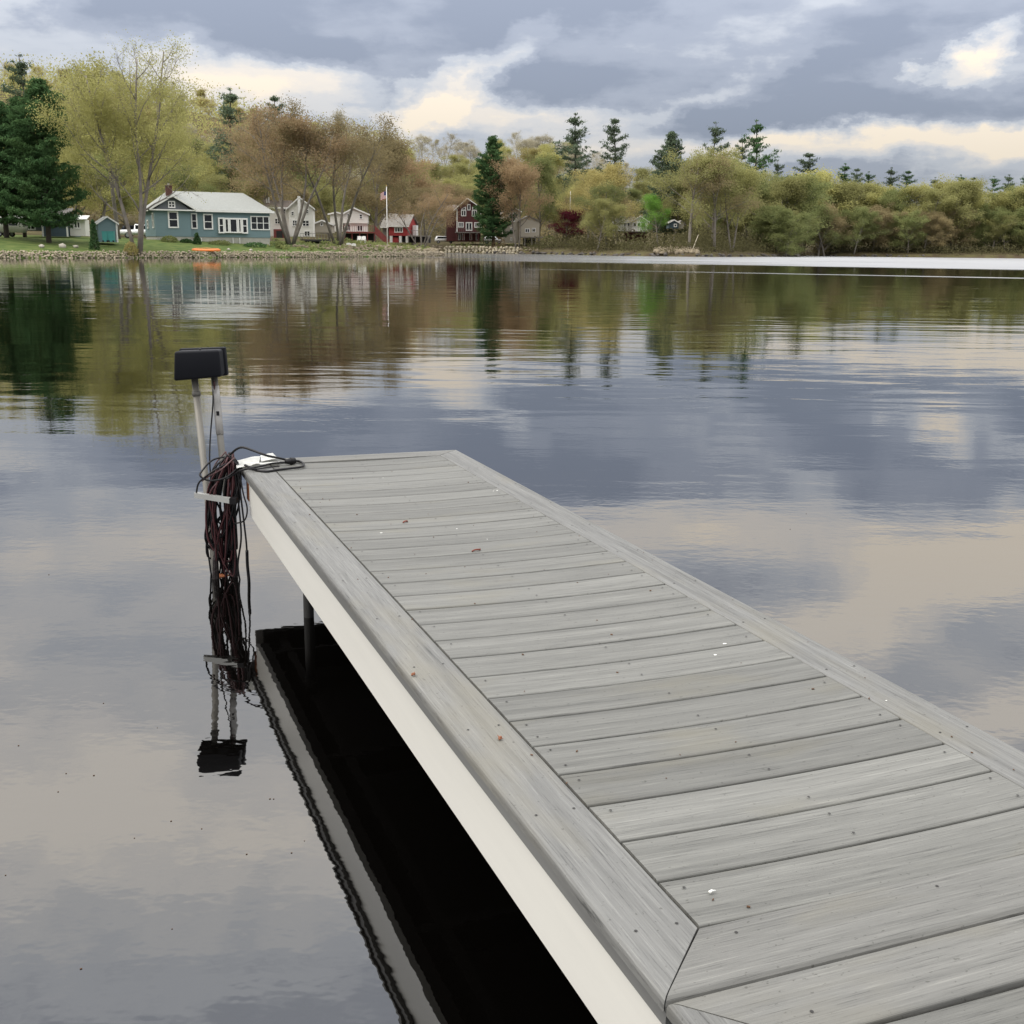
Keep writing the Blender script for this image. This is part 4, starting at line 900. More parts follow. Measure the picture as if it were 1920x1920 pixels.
mb.add(vs, [(0, 1, 5, 4), (1, 2, 5), (2, 3, 4, 5), (3, 0, 4), (3, 2, 1, 0)]); rf = mb.build('roof', SHING, R)
mb = MB(); zt = 4.75; xp = 2.05; yb_ = 4.2
mb.slab([(-.55, -o_, E_ + .06), (xp, -o_, zt + .06), (xp, yb_, zt + .06), (-.55, 1.6, E_ + .06)], .1); mb.slab([(xp, -o_, zt + .06), (4.65, -o_, E_ + .06), (4.65, 1.4, E_ + .06), (xp, yb_, zt + .06)], .1)
gr = mb.build('gable_roof', SHING, R)
MB().prism([(.05, Hh + .03), (3.95, Hh + .03), (xp, zt - .05)], -.02, 1.2).build('gable_wall', DKGREY, R)
mb = MB(); q = -o_ - .07
mb.prism([(-.62, E_ + .10), (xp, zt + .12), (xp, zt - .16), (-.62, E_ - .16)], q, q + .06); mb.prism([(xp, zt + .12), (4.72, E_ + .10), (4.72, E_ - .16), (xp, zt - .16)], q, q + .06)
mb.box((-.5, -o_, E_ - .16), (4.6, -.02, E_ - .01)); mb.build('gable_trim', WHITE, gr)
mb = MB(); mb.box((4.7, a_[1] - .05, E_ - .2), (b_[0] + .05, a_[1] - .003, E_ + .05)); mb.box((a_[0] - .05, 1.7, E_ - .2), (a_[0] - .003, b_[1], E_ + .05)); mb.box((b_[0] + .003, a_[1], E_ - .2), (b_[0] + .05, b_[1], E_ + .05)); mb.build('eave_trim', WHITE, rf)
mb = MB().box((1.95, 3.5, 4.2), (2.65, 4.2, 5.95)); mb.box((1.9, 3.45, 5.95), (2.7, 4.25, 6.05)); ch = mb.build('chimney', BRICK, R); MB().tube([(2.3, 3.85, 6.05), (2.3, 3.85, 6.3)], .12, 8).build('flue', CONC, ch)
window(R, f_(528), f_(607), 3.30, 4.10, -.03, 2, 2, .12)
window(R, f_(518), f_(635), v_(645), v_(455), 0, 1, 2, .16); window(R, f_(775) + .15, f_(852) + .1, v_(650), v_(470), 1, 1, 2, .14); window(R, f_(930), f_(1040), v_(655), v_(475), 1, 1, 2, .15)
for x0, x1, y0, y1, ny in ((1095, 1165, 515, 695, 2), (1165, 1222, 520, 690, 1), (1222, 1322, 520, 690, 1), (1322, 1368, 520, 690, 1), (1368, 1440, 520, 695, 2)): window(R, f_(x0) + .01, f_(x1) - .01, v_(y1), v_(y0), 1 - .25, 1, ny, .15)
box('bay', (f_(1095), .76, v_(695) + .02), (f_(1440), 1.0, v_(515) - .02), WHITE, R)
window(R, f_(1478), W_ - .05, v_(652), v_(488), 1, 3, 2, .12)
window(R, .9, 2.0, .95, 2.75, 0, 1, 2, .14, 'L'); window(R, 5.5, 6.6, .95, 2.0, 0, 1, 2, .14, 'L')
MB().tube([(5.3, .88, -1.0), (5.3, .88, -.15), (5.0, .95, -.1)], .06, 6).build('vent_pipe', WHITE, R)
mb = MB(); [mb.tube([(x, .9, -.9), (x, .9, -.05)], .05, 6) for x in (9.0, 9.8)]; mb.build('downpipe', WHITE, R)

# --- white house
h = House('white_house', 'tall white three-storey house with a front gable, right of the blue house', 512, 586, 443, 168, 8)
h.gable_front(542, 586, 389.5, 371, 562, 443, CREAM, BROOF, 0, 9); h.eave_front(498, 542, 389, 376, 443, CREAM, BROOF, 1.2, 8)
for w in ((530, 391, 536, 402), (572, 392, 579, 400), (566, 412, 579, 424, 0, 2), (548, 412, 557, 424, 0, 2), (546, 396, 552, 404)): h.win(*w[:4], w[4] if len(w) > 4 else (1.2 if w[0] < 542 else 0), w[5] if len(w) > 5 else 1)
h.win(515, 409, 525, 420, 1.2, 2); h.win(569, 432, 580, 442.5, 0, 2, 1)
mb = MB().box((h.u(559), -.4, h.z(400)), (h.u(564), -.01, h.z(368))); mb.build('chimney', WHITE, h.root)
mb = MB(); [mb.tube([(h.u(x), 3, h.z(380)), (h.u(x), 3, h.z(y))], .1, 6) for x, y in ((500, 372), (504, 369))]; mb.build('vent_pipe', WHITE, h.root)
mb = MB(); mb.box((h.u(515), -2.2, h.z(446)), (h.u(536), 1.1, h.z(430))); mb.build('red_porch', REDDECK, h.root); mb = MB().box((h.u(520), -2.25, h.z(446)), (h.u(531), -2.21, h.z(433))); mb.build('porch_shadow', SHADOWFILL, h.root)  # dark panel painted on as the shadowed porch opening
# --- small grey cottage
h = House('grey_cottage', 'low grey-beige cottage between the white house and the cream house', 588, 622, 436, 176, 5)
h.gable_front(588, 622, 421, 414, 604, 436, BEIGE, GROOF, 0, 6); h.win(601, 417, 606, 424, 0, 1, 1)
# --- cream house with red deck
h = House('cream_house', 'cream two-storey house with a red deck and stairs', 643, 690, 434, 186, 6)
h.gable_front(644, 689.5, 402, 391, 664, 418.5, CREAM, GROOF, -.4, 8); h.gable_front(619, 643, 402, 399, 631, 434, CREAM, GROOF, 1.5, 7)
box('lower_wall', (h.u(646), 0, 0), (h.u(688), 7.9, h.z(418.5) - .02), CREAM, h.root)
for w in ((651, 400, 656, 410), (673.5, 401, 680, 411)): h.win(*w, -.4, 1, 2, .12)
h.win(648, 419.5, 657, 433.5, 0, 2, 1, .12); h.win(669, 421, 680, 433.5, 0, 2, 1, .12)
dk_ = MB().box((h.u(645), -3.2, -.25), (h.u(703), -.01, -.05)); dk_.box((h.u(690), 0, -.25), (h.u(703), 2.5, -.05)); dkk = dk_.build('deck', REDDECK, h.root)
mb = MB(); rail(mb, h.u(645), h.u(703), -3.2, -.05, .95); mb.build('deck_rail', REDDECK, dkk)
mb = MB(); [mb.box((h.u(x), -3.1, h.z(452)), (h.u(x) + .14, -2.96, -.25)) for x in (647, 660, 674, 688, 701)]; mb.build('deck_posts', REDDECK, dkk)
box('underdeck_shadow', (h.u(648), -1.2, h.z(450)), (h.u(700), -.3, -.3), SHADOWFILL, h.root)  # dark block standing in for the shadow beneath the deck
mb = MB()
for i in range(12): mb.box((h.u(703) + i * .17, -3.2, -.35 - i * .15), (h.u(703) + i * .17 + .25, -1.9, -.30 - i * .15))
mb.prism([(h.u(703), .9), (h.u(703) + 2.2, -1.2), (h.u(703) + 2.2, -2.3), (h.u(703), -.4)], -3.24, -3.2); mb.build('stairs', REDDECK, h.root)
# --- red house
h = House('red_house', 'small bright red house with grey roof and garage openings below', 730, 766, 454.5, 210, -6)
h.eave_front(729.5, 765, 423, 402, 442, REDW, GROOF, 0, 9); h.eave_front(714, 729, 424, 401, 450, GROOF, GROOF, 1.5, 8)
h.win(740, 425.5, 756, 436, 0, 3, 1, .16)
mb = MB(); [mb.box((h.u(x), .02, 0), (h.u(x) + .45, .5, h.z(442) - .01)) for x in (731, 748.5, 761)]; mb.build('garage_post', WHITE, h.root)
box('garage_shadow', (h.u(731), .7, 0), (h.u(765), 6, h.z(442) - .02), SHADOWFILL, h.root); box('lower_panel', (h.u(735), .3, 0), (h.u(747), .6, h.z(445)), REDW, h.root)  # dark block painted in for the unlit garage interior
dk_ = MB().box((h.u(765.3), -.5, h.z(443)), (h.u(804), 3, h.z(441))); d_ = dk_.build('side_deck', GREYDECK, h.root)
mb = MB(); rail(mb, h.u(766), h.u(804), -.5, h.z(441), .9); mb.build('deck_rail', GREYDECK, d_); mb = MB(); [mb.box((h.u(x), -.4, 0), (h.u(x) + .15, -.25, h.z(443))) for x in (766, 779, 791, 803)]; mb.build('deck_posts', GREYDECK, d_)
box('underdeck_shadow', (h.u(766), 1.5, 0), (h.u(803), 2.9, h.z(443.2)), SHADOWFILL, h.root); box('white_shed', (h.u(768), 3.2, h.z(441)), (h.u(775), 5, h.z(421.5)), WHITE, h.root)
# --- dark red chalet
h = House('red_chalet', 'dark red chalet with steep gable, tall windows and a lakeside deck', 855.5, 903, 434.5, 250, 3); DD = 250
h.gable_front(856, 902, 391, 373, 876, 434.5, DRED, BROOF, 0, 11, .6); h.eave_front(837, 855.7, 393, 384, 452, DRED, BROOF, 3, 10)
for x0, x1, yo in ((864.5, 874, 405.5), (884.5, 894, 406)): h.win(x0, 394, x1, yo, 0, 2, 1, .16)
h.win(876, 383, 882, 394.5, 0, 1, 1, .16)
for sg, xa, xb in ((1, 865, 873.5), (-1, 885, 893.5)):
    pl = [(h.u(xa), h.z(393.5)), (h.u(xb), h.z(393.5)), (h.u(xb), h.z(387.5 if sg > 0 else 392)), (h.u(xa), h.z(392 if sg > 0 else 387.5))]
    w = MB().prism(pl, -.07, -.003).build('window', WHITE, h.root); cx = sum(p[0] for p in pl) / 4; cz = sum(p[1] for p in pl) / 4
    MB().prism([(cx + (x - cx) * .62, cz + (z - cz) * .62) for x, z in pl], -.10, -.071).build('pane', GLASS, w)
h.win(859, 416.5, 869.5, 426.5, 0, 3, 1, .15); h.win(889, 416.5, 899, 426.5, 0, 3, 1, .15); h.win(873, 416.5, 885.5, 432.5, 0, 2, 1, .2)
mb = MB(); [mb.box((h.u(x), -.1, 0), (h.u(x) + .22, -.004, h.z(391.5))) for x in (856, 900.3)]; mb.build('corner_trim', WHITE, h.root)
box('lower_wall', (h.u(857), .3, h.z(452.5)), (h.u(901), 10, -.01), DRED, h.root)
dk_ = MB().box((h.u(853), -2.6, -.25), (h.u(908), -.01, -.06)).build('deck', GREYDECK, h.root); mb = MB(); rail(mb, h.u(854), h.u(907), -2.6, -.06, .7, 14); mb.build('deck_rail', GREYDECK, dk_)
mb = MB(); [mb.box((h.u(x), -2.5, h.z(452.5)), (h.u(x) + .2, -2.3, -.25)) for x in (855, 868, 882, 895, 905)]; mb.build('deck_posts', DRED, dk_)
for x in (859, 866, 880, 892): h.win(x, 437.5, x + 5, 450, .3, 1, 1, .12)
# --- tan house behind the brown tree
h = House('tan_house', 'tan house with several gables half hidden by a brown tree', 944, 1012, 455, 246, 4)
h.gable_front(944, 975, 396, 381, 950, 455, BEIGE, GROOF, 1, 9); h.gable_front(974, 1011, 414, 405, 990, 443.5, BEIGE, GROOF, 0, 8, trim=False)
for w in ((958, 408, 966, 415.5, 1), (957, 426, 962, 434, 1), (984, 428, 993, 436, 0), (997, 427, 1004, 435, 0), (957, 445, 961, 451, 1)): h.win(*w[:5], 2, 1, .12)
dk_ = MB().box((h.u(974), -3, h.z(445.5)), (h.u(1016), -.01, h.z(443.5))).build('deck', GREYDECK, h.root); mb = MB(); [mb.box((h.u(x), -2.8, h.z(460)), (h.u(x) + .25, -2.5, h.z(445.6))) for x in (981, 994, 1001, 1008)]; mb.build('deck_posts', GREYDECK, dk_)
box('underdeck_shadow', (h.u(981), -.5, h.z(460)), (h.u(1004), 1, h.z(446)), SHADOWFILL, h.root)
# --- white cottage by the green tree
h = House('white_cottage', 'white cottage with a porch of windows left of the bright green tree', 1166, 1214, 433, 232, -4)
h.eave_front(1150, 1188, 416, 406, 433, WHITE, GROOF, .8, 7); h.gable_front(1185, 1213.5, 415, 406, 1199, 433, WHITE, GROOF, 0, 7)
for w in ((1169, 416.5, 1174, 425, .8), (1175.5, 416.5, 1181, 425, .8), (1186, 417, 1193, 425, 0), (1194.5, 417, 1200, 425, 0), (1201.5, 417, 1209.5, 425, 0)): h.win(*w, 1, 1, .12)
dk_ = MB().box((h.u(1167), -2.2, -.2), (h.u(1216), -.01, -.02)).build('porch_deck', GREYDECK, h.root); mb = MB(); rail(mb, h.u(1167), h.u(1216), -2.2, -.02, .85); mb.build('porch_rail', GREYDECK, dk_)
box('lower_wall', (h.u(1172), .2, h.z(452)), (h.u(1212), 6, -.2), DRED, h.root)
h = House('blue_grey_hut', 'small blue-grey hut half hidden right of the bright green tree', 1254, 1283, 428, 238, 0, 'hut')
h.gable_front(1254, 1272, 418, 413, 1263, 428, SLATE, GROOF, 0, 4); h.gable_front(1272.5, 1283, 419, 414, 1278, 428, BEIGE, GROOF, .5, 4, trim=False); h.win(1263, 419.5, 1269, 425.5, 0, 1, 1, .14)
# --- left edge: slate house, shed, camper
h = House('slate_house', 'slate blue house behind the big pine with white corner trim', 41, 123, 438, 142, 10)
h.gable_front(41, 77, 420, 400, 78, 432, DKGREY, GROOF, 0, 8); box('wall', (h.u(77.2), -.3, -.3), (h.u(122), 8, h.z(402)), SLATE, h.root)
mb = MB(); [mb.box((h.u(x), -.36, -.3), (h.u(x) + .2, -.302, h.z(402))) for x in (77.5, 120.5)]; mb.build('corner_trim', WHITE, h.root)
mb = MB().slab([(h.u(76), -.7, h.z(402)), (h.u(124), -.7, h.z(402)), (h.u(124), 4, h.z(388)), (h.u(76), 4, h.z(388))], .12); mb.build('roof', GROOF, h.root)
h.win(49, 421, 66, 431, 0, 2, 1, .14); h.win(130, 413, 143, 428, 1, 2, 1, .18)
mb = MB(); mb.box((h.u(123), 1, -.2), (h.u(150), 4, h.z(410))); mb.build('porch', CREAM, h.root); mb = MB().slab([(h.u(121), .3, h.z(409)), (h.u(156), .3, h.z(409)), (h.u(152), 4, h.z(401)), (h.u(121), 4, h.z(401))], .12); mb.build('porch_roof', WHITE, h.root)
h = House('garden_shed', 'small teal shed with white corner boards on the lawn', 186, 230, 454, 124, 28, 'shed'); sW = 1.9
R = h.root; k_ = 124 / F; w_ = 31 * k_ * 1.06
MB().prism([(0, 0), (w_, 0), (w_, 34 * k_), (w_ * .5, 44 * k_), (0, 34 * k_)], 0, 2.6).build('wall', TEAL, R)
mb = MB(); e, pk = 34 * k_, 44 * k_; mb.slab([(-.18, -.2, e - .05), (w_ * .5, -.2, pk + .12), (w_ * .5, 2.8, pk + .12), (-.18, 2.8, e - .05)], .1); mb.slab([(w_ * .5, -.2, pk + .12), (w_ + .18, -.2, e - .05), (w_ + .18, 2.8, e - .05), (w_ * .5, 2.8, pk + .12)], .1); rf = mb.build('roof', SHING, R)
mb = MB(); mb.prism([(-.2, e - .02), (w_ * .5, pk + .14), (w_ * .5, pk - .02), (-.2, e - .2)], -.25, -.205); mb.prism([(w_ * .5, pk + .14), (w_ + .2, e - .02), (w_ + .2, e - .2), (w_ * .5, pk - .02)], -.25, -.205); mb.build('rake_trim', WHITE, rf)
mb = MB(); mb.box((w_ - .12, -.05, 0), (w_ + .04, -.003, e - .05)); mb.box((w_ + .003, -.002, 0), (w_ + .05, .12, e - .05)); mb.box((w_ + .003, 1.1, .1), (w_ + .05, 1.2, e - .2)); mb.box((w_ + .003, 1.9, .1), (w_ + .05, 2.0, e - .2)); mb.build('corner_board', WHITE, R)
box('door', (w_ + .002, 1.2, .1), (w_ + .03, 1.9, e - .2), DKGREY, R)
for px_, nm in ((192, 'left-hand teal plastic bin against the teal shed'), (203, 'right-hand teal plastic bin against the teal shed')):
    b0 = at(px_, 454, 122.2); bn = empty('storage_bin', b0, .1, nm, 'bin', 'teal storage bins'); tm_ = mat('teal_plastic', (.05, .27, .25), .45, var=.08)
    MB().prism([(0.03, .05), (.57, .05), (.6, 1.05), (0, 1.05)], 0, .6).build('bin_body', tm_, bn); MB().box((-.02, -.03, 1.053), (.62, .63, 1.13)).build('lid', tm_, bn)
    mb = MB(); [mb.tube([(x, -.02, .1), (x, .06, .1)], .1, 8) for x in (.08, .52)]; mb.build('wheel', M_JOIST, bn)

# ================================================================== VEHICLES, BOATS
def wheel_part(root, x, y, r, w=.2):
    t = MB().tube([(x, y - w / 2, r), (x, y + w / 2, r)], r, 14).build('wheel', mat('tyre_rubber', (.015, .015, .016), .8), root)
    MB().tube([(x, y - w / 2 - .02, r), (x, y + w / 2 + .02, r)], r * .55, 10).build('rim', mat('wheel_rim', (.4, .4, .42), .4, .6), t)
def vehicle(name, label, cat, px, py, D, yaw, paint, body, glass, L, Wd=1.8, wheels=(.8, 3.6), r=.34):
    p_ = at(px, py, D); root = empty(name, (p_.x, p_.y, gz(p_.x, p_.y) + .02), rad(yaw), label, cat)
    bm = bmesh.new(); n = len(body); vs = [bm.verts.new((x, y, z)) for y in (0, Wd) for x, z in body]
    bm.faces.new(vs[:n]); bm.faces.new(vs[n:][::-1]); [bm.faces.new((vs[i], vs[i + n], vs[(i + 1) % n + n], vs[(i + 1) % n])) for i in range(n)]
    bmesh.ops.recalc_face_normals(bm, faces=bm.faces); bmesh.ops.bevel(bm, geom=list(bm.edges), offset=.07, segments=3, affect='EDGES')
    me = bpy.data.meshes.new('body'); bm.to_mesh(me); bm.free(); me.polygons.foreach_set('use_smooth', [True] * len(me.polygons)); link('body', me, paint, root)
    for g in glass: MB().prism(g, -.012, Wd + .012).build('side_window', GLASS, root)
    for x in wheels: wheel_part(root, x, .10, r); wheel_part(root, x, Wd - .10, r)
    return root
WPAINT = mat('white_car_paint', (.75, .76, .77), .25, spec=.6); BPAINT = mat('dark_blue_car_paint', (.03, .04, .07), .25, spec=.6); GPAINT = mat('grey_camper_skin', (.42, .41, .38), .5, var=.06)
pick = [(0, .45), (5.2, .45), (5.2, 1.05), (4.0, 1.15), (3.3, 1.8), (1.9, 1.85), (1.8, 1.15), (0, 1.1)]
vehicle('pickup_truck', 'white pickup truck parked between the teal shed and the blue house', 'truck', 226, 451.5, 153, 8, WPAINT, pick, [[(2.0, 1.2), (3.75, 1.2), (3.25, 1.68), (2.0, 1.72)]], 5.2, 1.9, (.95, 4.2), .4)
suv = [(0, .4), (4.4, .4), (4.4, .95), (3.3, 1.05), (2.7, 1.6), (.4, 1.62), (0, 1.0)]
vehicle('parked_car', 'dark blue car parked above the white pickup truck', 'car', 226, 426, 172, 4, BPAINT, suv, [[(.5, 1.05), (3.0, 1.08), (2.6, 1.5), (.6, 1.52)]], 4.4)
vehicle('parked_car', 'white car parked between the dark red chalet and the green pine', 'car', 906, 424, 262, -5, WPAINT, suv, [[(.5, 1.05), (3.0, 1.08), (2.6, 1.5), (.6, 1.52)]], 4.4)
vehicle('parked_car', 'white car with a dark lower half parked left of the dark red chalet', 'car', 815, 429, 258, 3, WPAINT, suv, [[(.5, 1.05), (3.0, 1.08), (2.6, 1.5), (.6, 1.52)]], 4.4)
cm_ = vehicle('camper_trailer', 'grey camper trailer parked at the left picture edge', 'camper', -22, 434, 136, 5, GPAINT, [(0, .5), (3.7, .5), (4.05, 1.4), (3.9, 2.4), (3.3, 2.65), (0, 2.65)], [[(1.0, 1.5), (1.9, 1.5), (1.9, 2.1), (1.0, 2.1)], [(2.4, 1.3), (3.4, 1.3), (3.4, 1.5), (2.4, 1.5)]], 4, 2.2, (1.2, 2.0), .33)
def hull(name, label, cat, pos, rz, L, Wd, Ht, m, flip=False, nseg=14, deckm=None):
    root = empty(name, pos, rz, label, cat); rings = []; n = 9
    for i in range(nseg + 1):
        t = i / nseg * 2 - 1; w = Wd / 2 * max(1 - abs(t) ** 2.6, .02) ** .6; hh = Ht * (.78 + .22 * abs(t) ** 3) * (1 if abs(t) < .97 else .7)
        rings.append([(t * L / 2, w * math.cos(math.pi * j / (n - 1)), (1 if flip else -1) * hh * math.sin(math.pi * j / (n - 1)) ** .8 + (0 if flip else Ht)) for j in range(n)])
    mb = MB(); mb.add([v for r in rings for v in r], [(i * n + j, i * n + j + 1, (i + 1) * n + j + 1, (i + 1) * n + j) for i in range(nseg) for j in range(n - 1)] + [(i * n, (i + 1) * n, (i + 1) * n + n - 1, i * n + n - 1) for i in range(nseg)])
    mb.build('hull', m, root, True); return root
ORANGE = mat('orange_kayak_plastic', (.72, .19, .03), .45, var=.06)
q = ground_at(386, 126.5); ky = hull('kayak', 'orange kayak lying upside down on the lawn edge before the blue house', 'kayak', (q.x, q.y, q.z + .02), rad(-4), 3.2, .72, .34, ORANGE, True)
MB().tube([(-1.4, 0, .30), (0, 0, .36), (1.4, 0, .30)], .025, 6).build('keel', mat('pale_orange_plastic', (.8, .36, .12), .5), ky, True)
q = on_z(1316, 481.2, .02); rb = hull('rowing_boat', 'small white rowing boat pulled up at the shore below the olive trees', 'boat', (q.x, q.y + 1, .05), rad(8), 2.6, 1.0, .5, WHITE)
box('seat', (-.2, -.4, .42), (.15, .4, .46), GREYDECK, rb)

# ================================================================== GARDEN THINGS
def flagpole(label, px, ybot, ytop, D, flag=None):
    b = at(px, ybot, D); hgt = (ybot - ytop) * D / F; root = empty('flagpole', b, 0, label, 'flagpole')
    MB().tube([(0, 0, -.4), (0, 0, hgt)], .075, 8, .05).build('pole', WHITE, root, True)
    MB().tube([(0, 0, hgt), (0, 0, hgt + .08), (0, 0, hgt + .16)], .09, 8, .03).build('finial', mat('gold_finial', (.5, .36, .1), .4, .6), root, True)
    if flag:
        zt, fh, fl = (ybot - flag) * D / F, 1.05, 1.1; n = 13; me = bpy.data.meshes.new('flag'); vs = []; fs = []; mi = []
        for j in range(n + 1):
            for i in range(9): u = i / 8; vs.append((-.08 - fl * u * .75, .16 * math.sin(u * 7 + j * .15) * u, zt - fh * j / n - .28 * u * u))
        for j in range(n):
            for i in range(8): fs.append((j * 9 + i, j * 9 + i + 1, j * 9 + 10 + i, j * 9 + 9 + i)); mi.append(2 if (j < 7 and i < 3) else j % 2)
        me.from_pydata(vs, [], fs)
        for c in ((.40, .05, .06), (.75, .72, .68), (.04, .05, .16)): me.materials.append(mat('flag_cloth_%g' % c[0], c, .9))
        me.polygons.foreach_set('material_index', mi); link('flag', me, None, root)
    return root
flagpole('flagpole with a small striped flag by the red house', 726.5, 472, 357, 172, 366)
flagpole('bare white flagpole beside the maroon tree', 1068.5, 413, 362, 246)
def chair(label, px, py, D, rz):
    root = empty('garden_chair', at(px, py, D), rz, label, 'chair', 'white garden chairs')
    def slat(name, q, t=.03): MB().slab(q, t).build(name, WHITE, root)
    slat('seat', [(-.3, -.3, .40), (.3, -.3, .40), (.27, .3, .30), (-.27, .3, .30)])
    for i in range(5): x = -.28 + i * .115; MB().add([(x, .26, .28), (x + .1, .26, .28), (x + .1 + (i - 2) * .015, .52, 1.02 - .03 * abs(i - 2)), (x + (i - 2) * .015, .52, 1.02 - .03 * abs(i - 2)), (x, .29, .27), (x + .1, .29, .27), (x + .1 + (i - 2) * .015, .55, 1.01 - .03 * abs(i - 2)), (x + (i - 2) * .015, .55, 1.01 - .03 * abs(i - 2))], [(0, 1, 2, 3), (7, 6, 5, 4), (0, 4, 5, 1), (1, 5, 6, 2), (2, 6, 7, 3), (3, 7, 4, 0)]).build('back_slat', WHITE, root)
    for s_ in (-1, 1):
        x = .34 * s_; MB().box((x - .07, -.36, .58), (x + .07, .4, .61)).build('armrest', WHITE, root)
        MB().box((x - .02, -.32, -.05), (x + .03, -.22, .58)).build('leg', WHITE, root); MB().box((x - .02, .3, -.05), (x + .03, .38, .58)).build('leg', WHITE, root)
chair('white garden chair, left of the upper pair below the red deck', 674, 455, 181, .1); chair('white garden chair, right of the upper pair below the red deck', 681, 455, 181, -.1)
chair('white garden chair, left of the lower pair by the big grey maple', 655, 469, 163, .3); chair('white garden chair, right of the lower pair by the big grey maple', 663, 470, 162, .1)
# stones -----------------------------------------------------------
ico = bmesh.new(); bmesh.ops.create_icosphere(ico, subdivisions=1, radius=1.0); IV = np.array([v.co[:] for v in ico.verts]); IF = np.array([[v.index for v in f.verts] for f in ico.faces]); ico.free()
def rocks(C, S, nr, name):
    n = len(C); d = nr.uniform(.72, 1.2, (n, len(IV), 1)); a = nr.uniform(0, 6.28, n); c, s_ = np.cos(a), np.sin(a)
    v = IV[None] * d * S[:, None, :]; x = v[..., 0] * c[:, None] - v[..., 1] * s_[:, None]; y = v[..., 0] * s_[:, None] + v[..., 1] * c[:, None]
    V = np.stack([x, y, v[..., 2]], -1) + C[:, None, :]
    return np_mesh(name, V.reshape(-1, 3), (IF[None] + np.arange(n)[:, None, None] * len(IV)).reshape(-1, 3))
def along(i0, i1, step):
    out = []
    for a, b in zip(SH[i0:i1], SH[i0 + 1:i1 + 1]):
        n = max(int(np.hypot(*(b - a)) / step), 1)
        out += [a + (b - a) * k / n for k in range(n)]
    return np.array(out)
nr = np.random.default_rng(31)
def seawall(label, i0, i1, hgt, size, rows, m, inset=.15):
    C = []
    for r in range(rows):
        q = along(i0, i1, size * 1.15) + nr.normal(0, .09, (1, 2)); z = hgt * (r + .4) / rows
        C += [(x + nr.normal(0, .08), y + inset + r * .16 + nr.normal(0, .09), z + nr.normal(0, .04)) for x, y in q]
    C = np.array(C); S = nr.uniform(.6, 1.15, (len(C), 3)) * size * np.array([.75, .6, .5])
    root = empty('stone_seawall', (float(C[0, 0]), float(C[0, 1]), 0), 0, label, 'wall'); C = C - np.array([C[0, 0], C[0, 1], 0])
    tag(link('stones', rocks(C, S, nr, 'stones'), m, root), kind='stuff')
seawall('long low stone seawall along the lawn of the blue house', 1, 7, .66, .20, 7, STONE, -.30)
seawall('pale stone retaining wall below the dark red chalet', 9, 11, 1.35, .62, 4, mat('pale_stone', (.33, .29, .21), .95, var=.35, vscale=.9))
C = np.array([(*(p + nr.normal(0, .5, 2) + np.array([0, .4])), nr.uniform(0, .35)) for p in along(10, 20, .8)]); S = nr.uniform(.25, .7, (len(C), 3)) * np.array([1, 1, .6])
tag(link('shoreline_rocks', rocks(C, S, nr, 'shoreline_rocks'), mat('dark_wet_rock', (.075, .065, .055), .8, var=.4, vscale=.8)), 'dark rocks at the waterline of the far wooded shore', 'rocks', kind='stuff')
# loose rubble bank between the point and the chalet, and terraces
C = []
while len(C) < 900:
    v = at(nr.uniform(505, 1010), 460, nr.uniform(148, 250)); sd = float(shore_sd(np.array([v.x]), np.array([v.y]))[0])
    if .8 < sd < 9: C.append((v.x, v.y, gz(v.x, v.y) + .05))
C = np.array(C); S = nr.uniform(.12, .5, (len(C), 3)) * np.array([1, 1, .6]); tag(link('rubble_bank', rocks(C, S, nr, 'rubble_bank'), mat('tan_rubble', (.22, .18, .12), .95, var=.35, vscale=.7)), 'tan rubble and low stonework on the bank below the houses', 'rubble', kind='stuff')
C = []
while len(C) < 260:
    v = at(nr.uniform(1225, 1310), 460, nr.uniform(205, 222)); sd = float(shore_sd(np.array([v.x]), np.array([v.y]))[0])
    if .3 < sd < 9: C.append((v.x, v.y, gz(v.x, v.y) + .1))
C = np.array(C); S = nr.uniform(.2, .6, (len(C), 3)); tag(link('rock_pile', rocks(C, S, nr, 'rock_pile'), MATS['tan_rubble']), 'heap of brown rocks at the shore right of the bright green tree', 'rocks', kind='stuff')
for k, (px, lab) in enumerate(((118, 'white round boulder on the lawn edge below the slate house'), (142, 'flat pale boulder on the lawn edge right of the round one'), (181, 'pale flat boulder on the lawn edge below the teal shed'), (78, 'low grey boulder on the lawn edge below the big pine'), (470, 'small white stone on the lawn edge right of the kayak'), (428, 'flat pale stone on the lawn edge beside the kayak'))):
    s_ = (.42, .38, .34, .4, .3, .26)[k]; q = ground_at(px, 109.5 + max(px - 0, 0) * .049 + 1.2); zz = gz(q.x, q.y)
    me = rocks(np.array([[0, 0, 0.0]]), np.array([[s_, s_ * .8, s_ * (.9 if k == 0 else .55)]]), nr, 'boulder'); o = link('boulder', me, mat('pale_boulder', (.4, .37, .31), .9, var=.2)); o.location = (q.x, q.y, zz + s_ * .3); tag(o, lab, 'boulder')
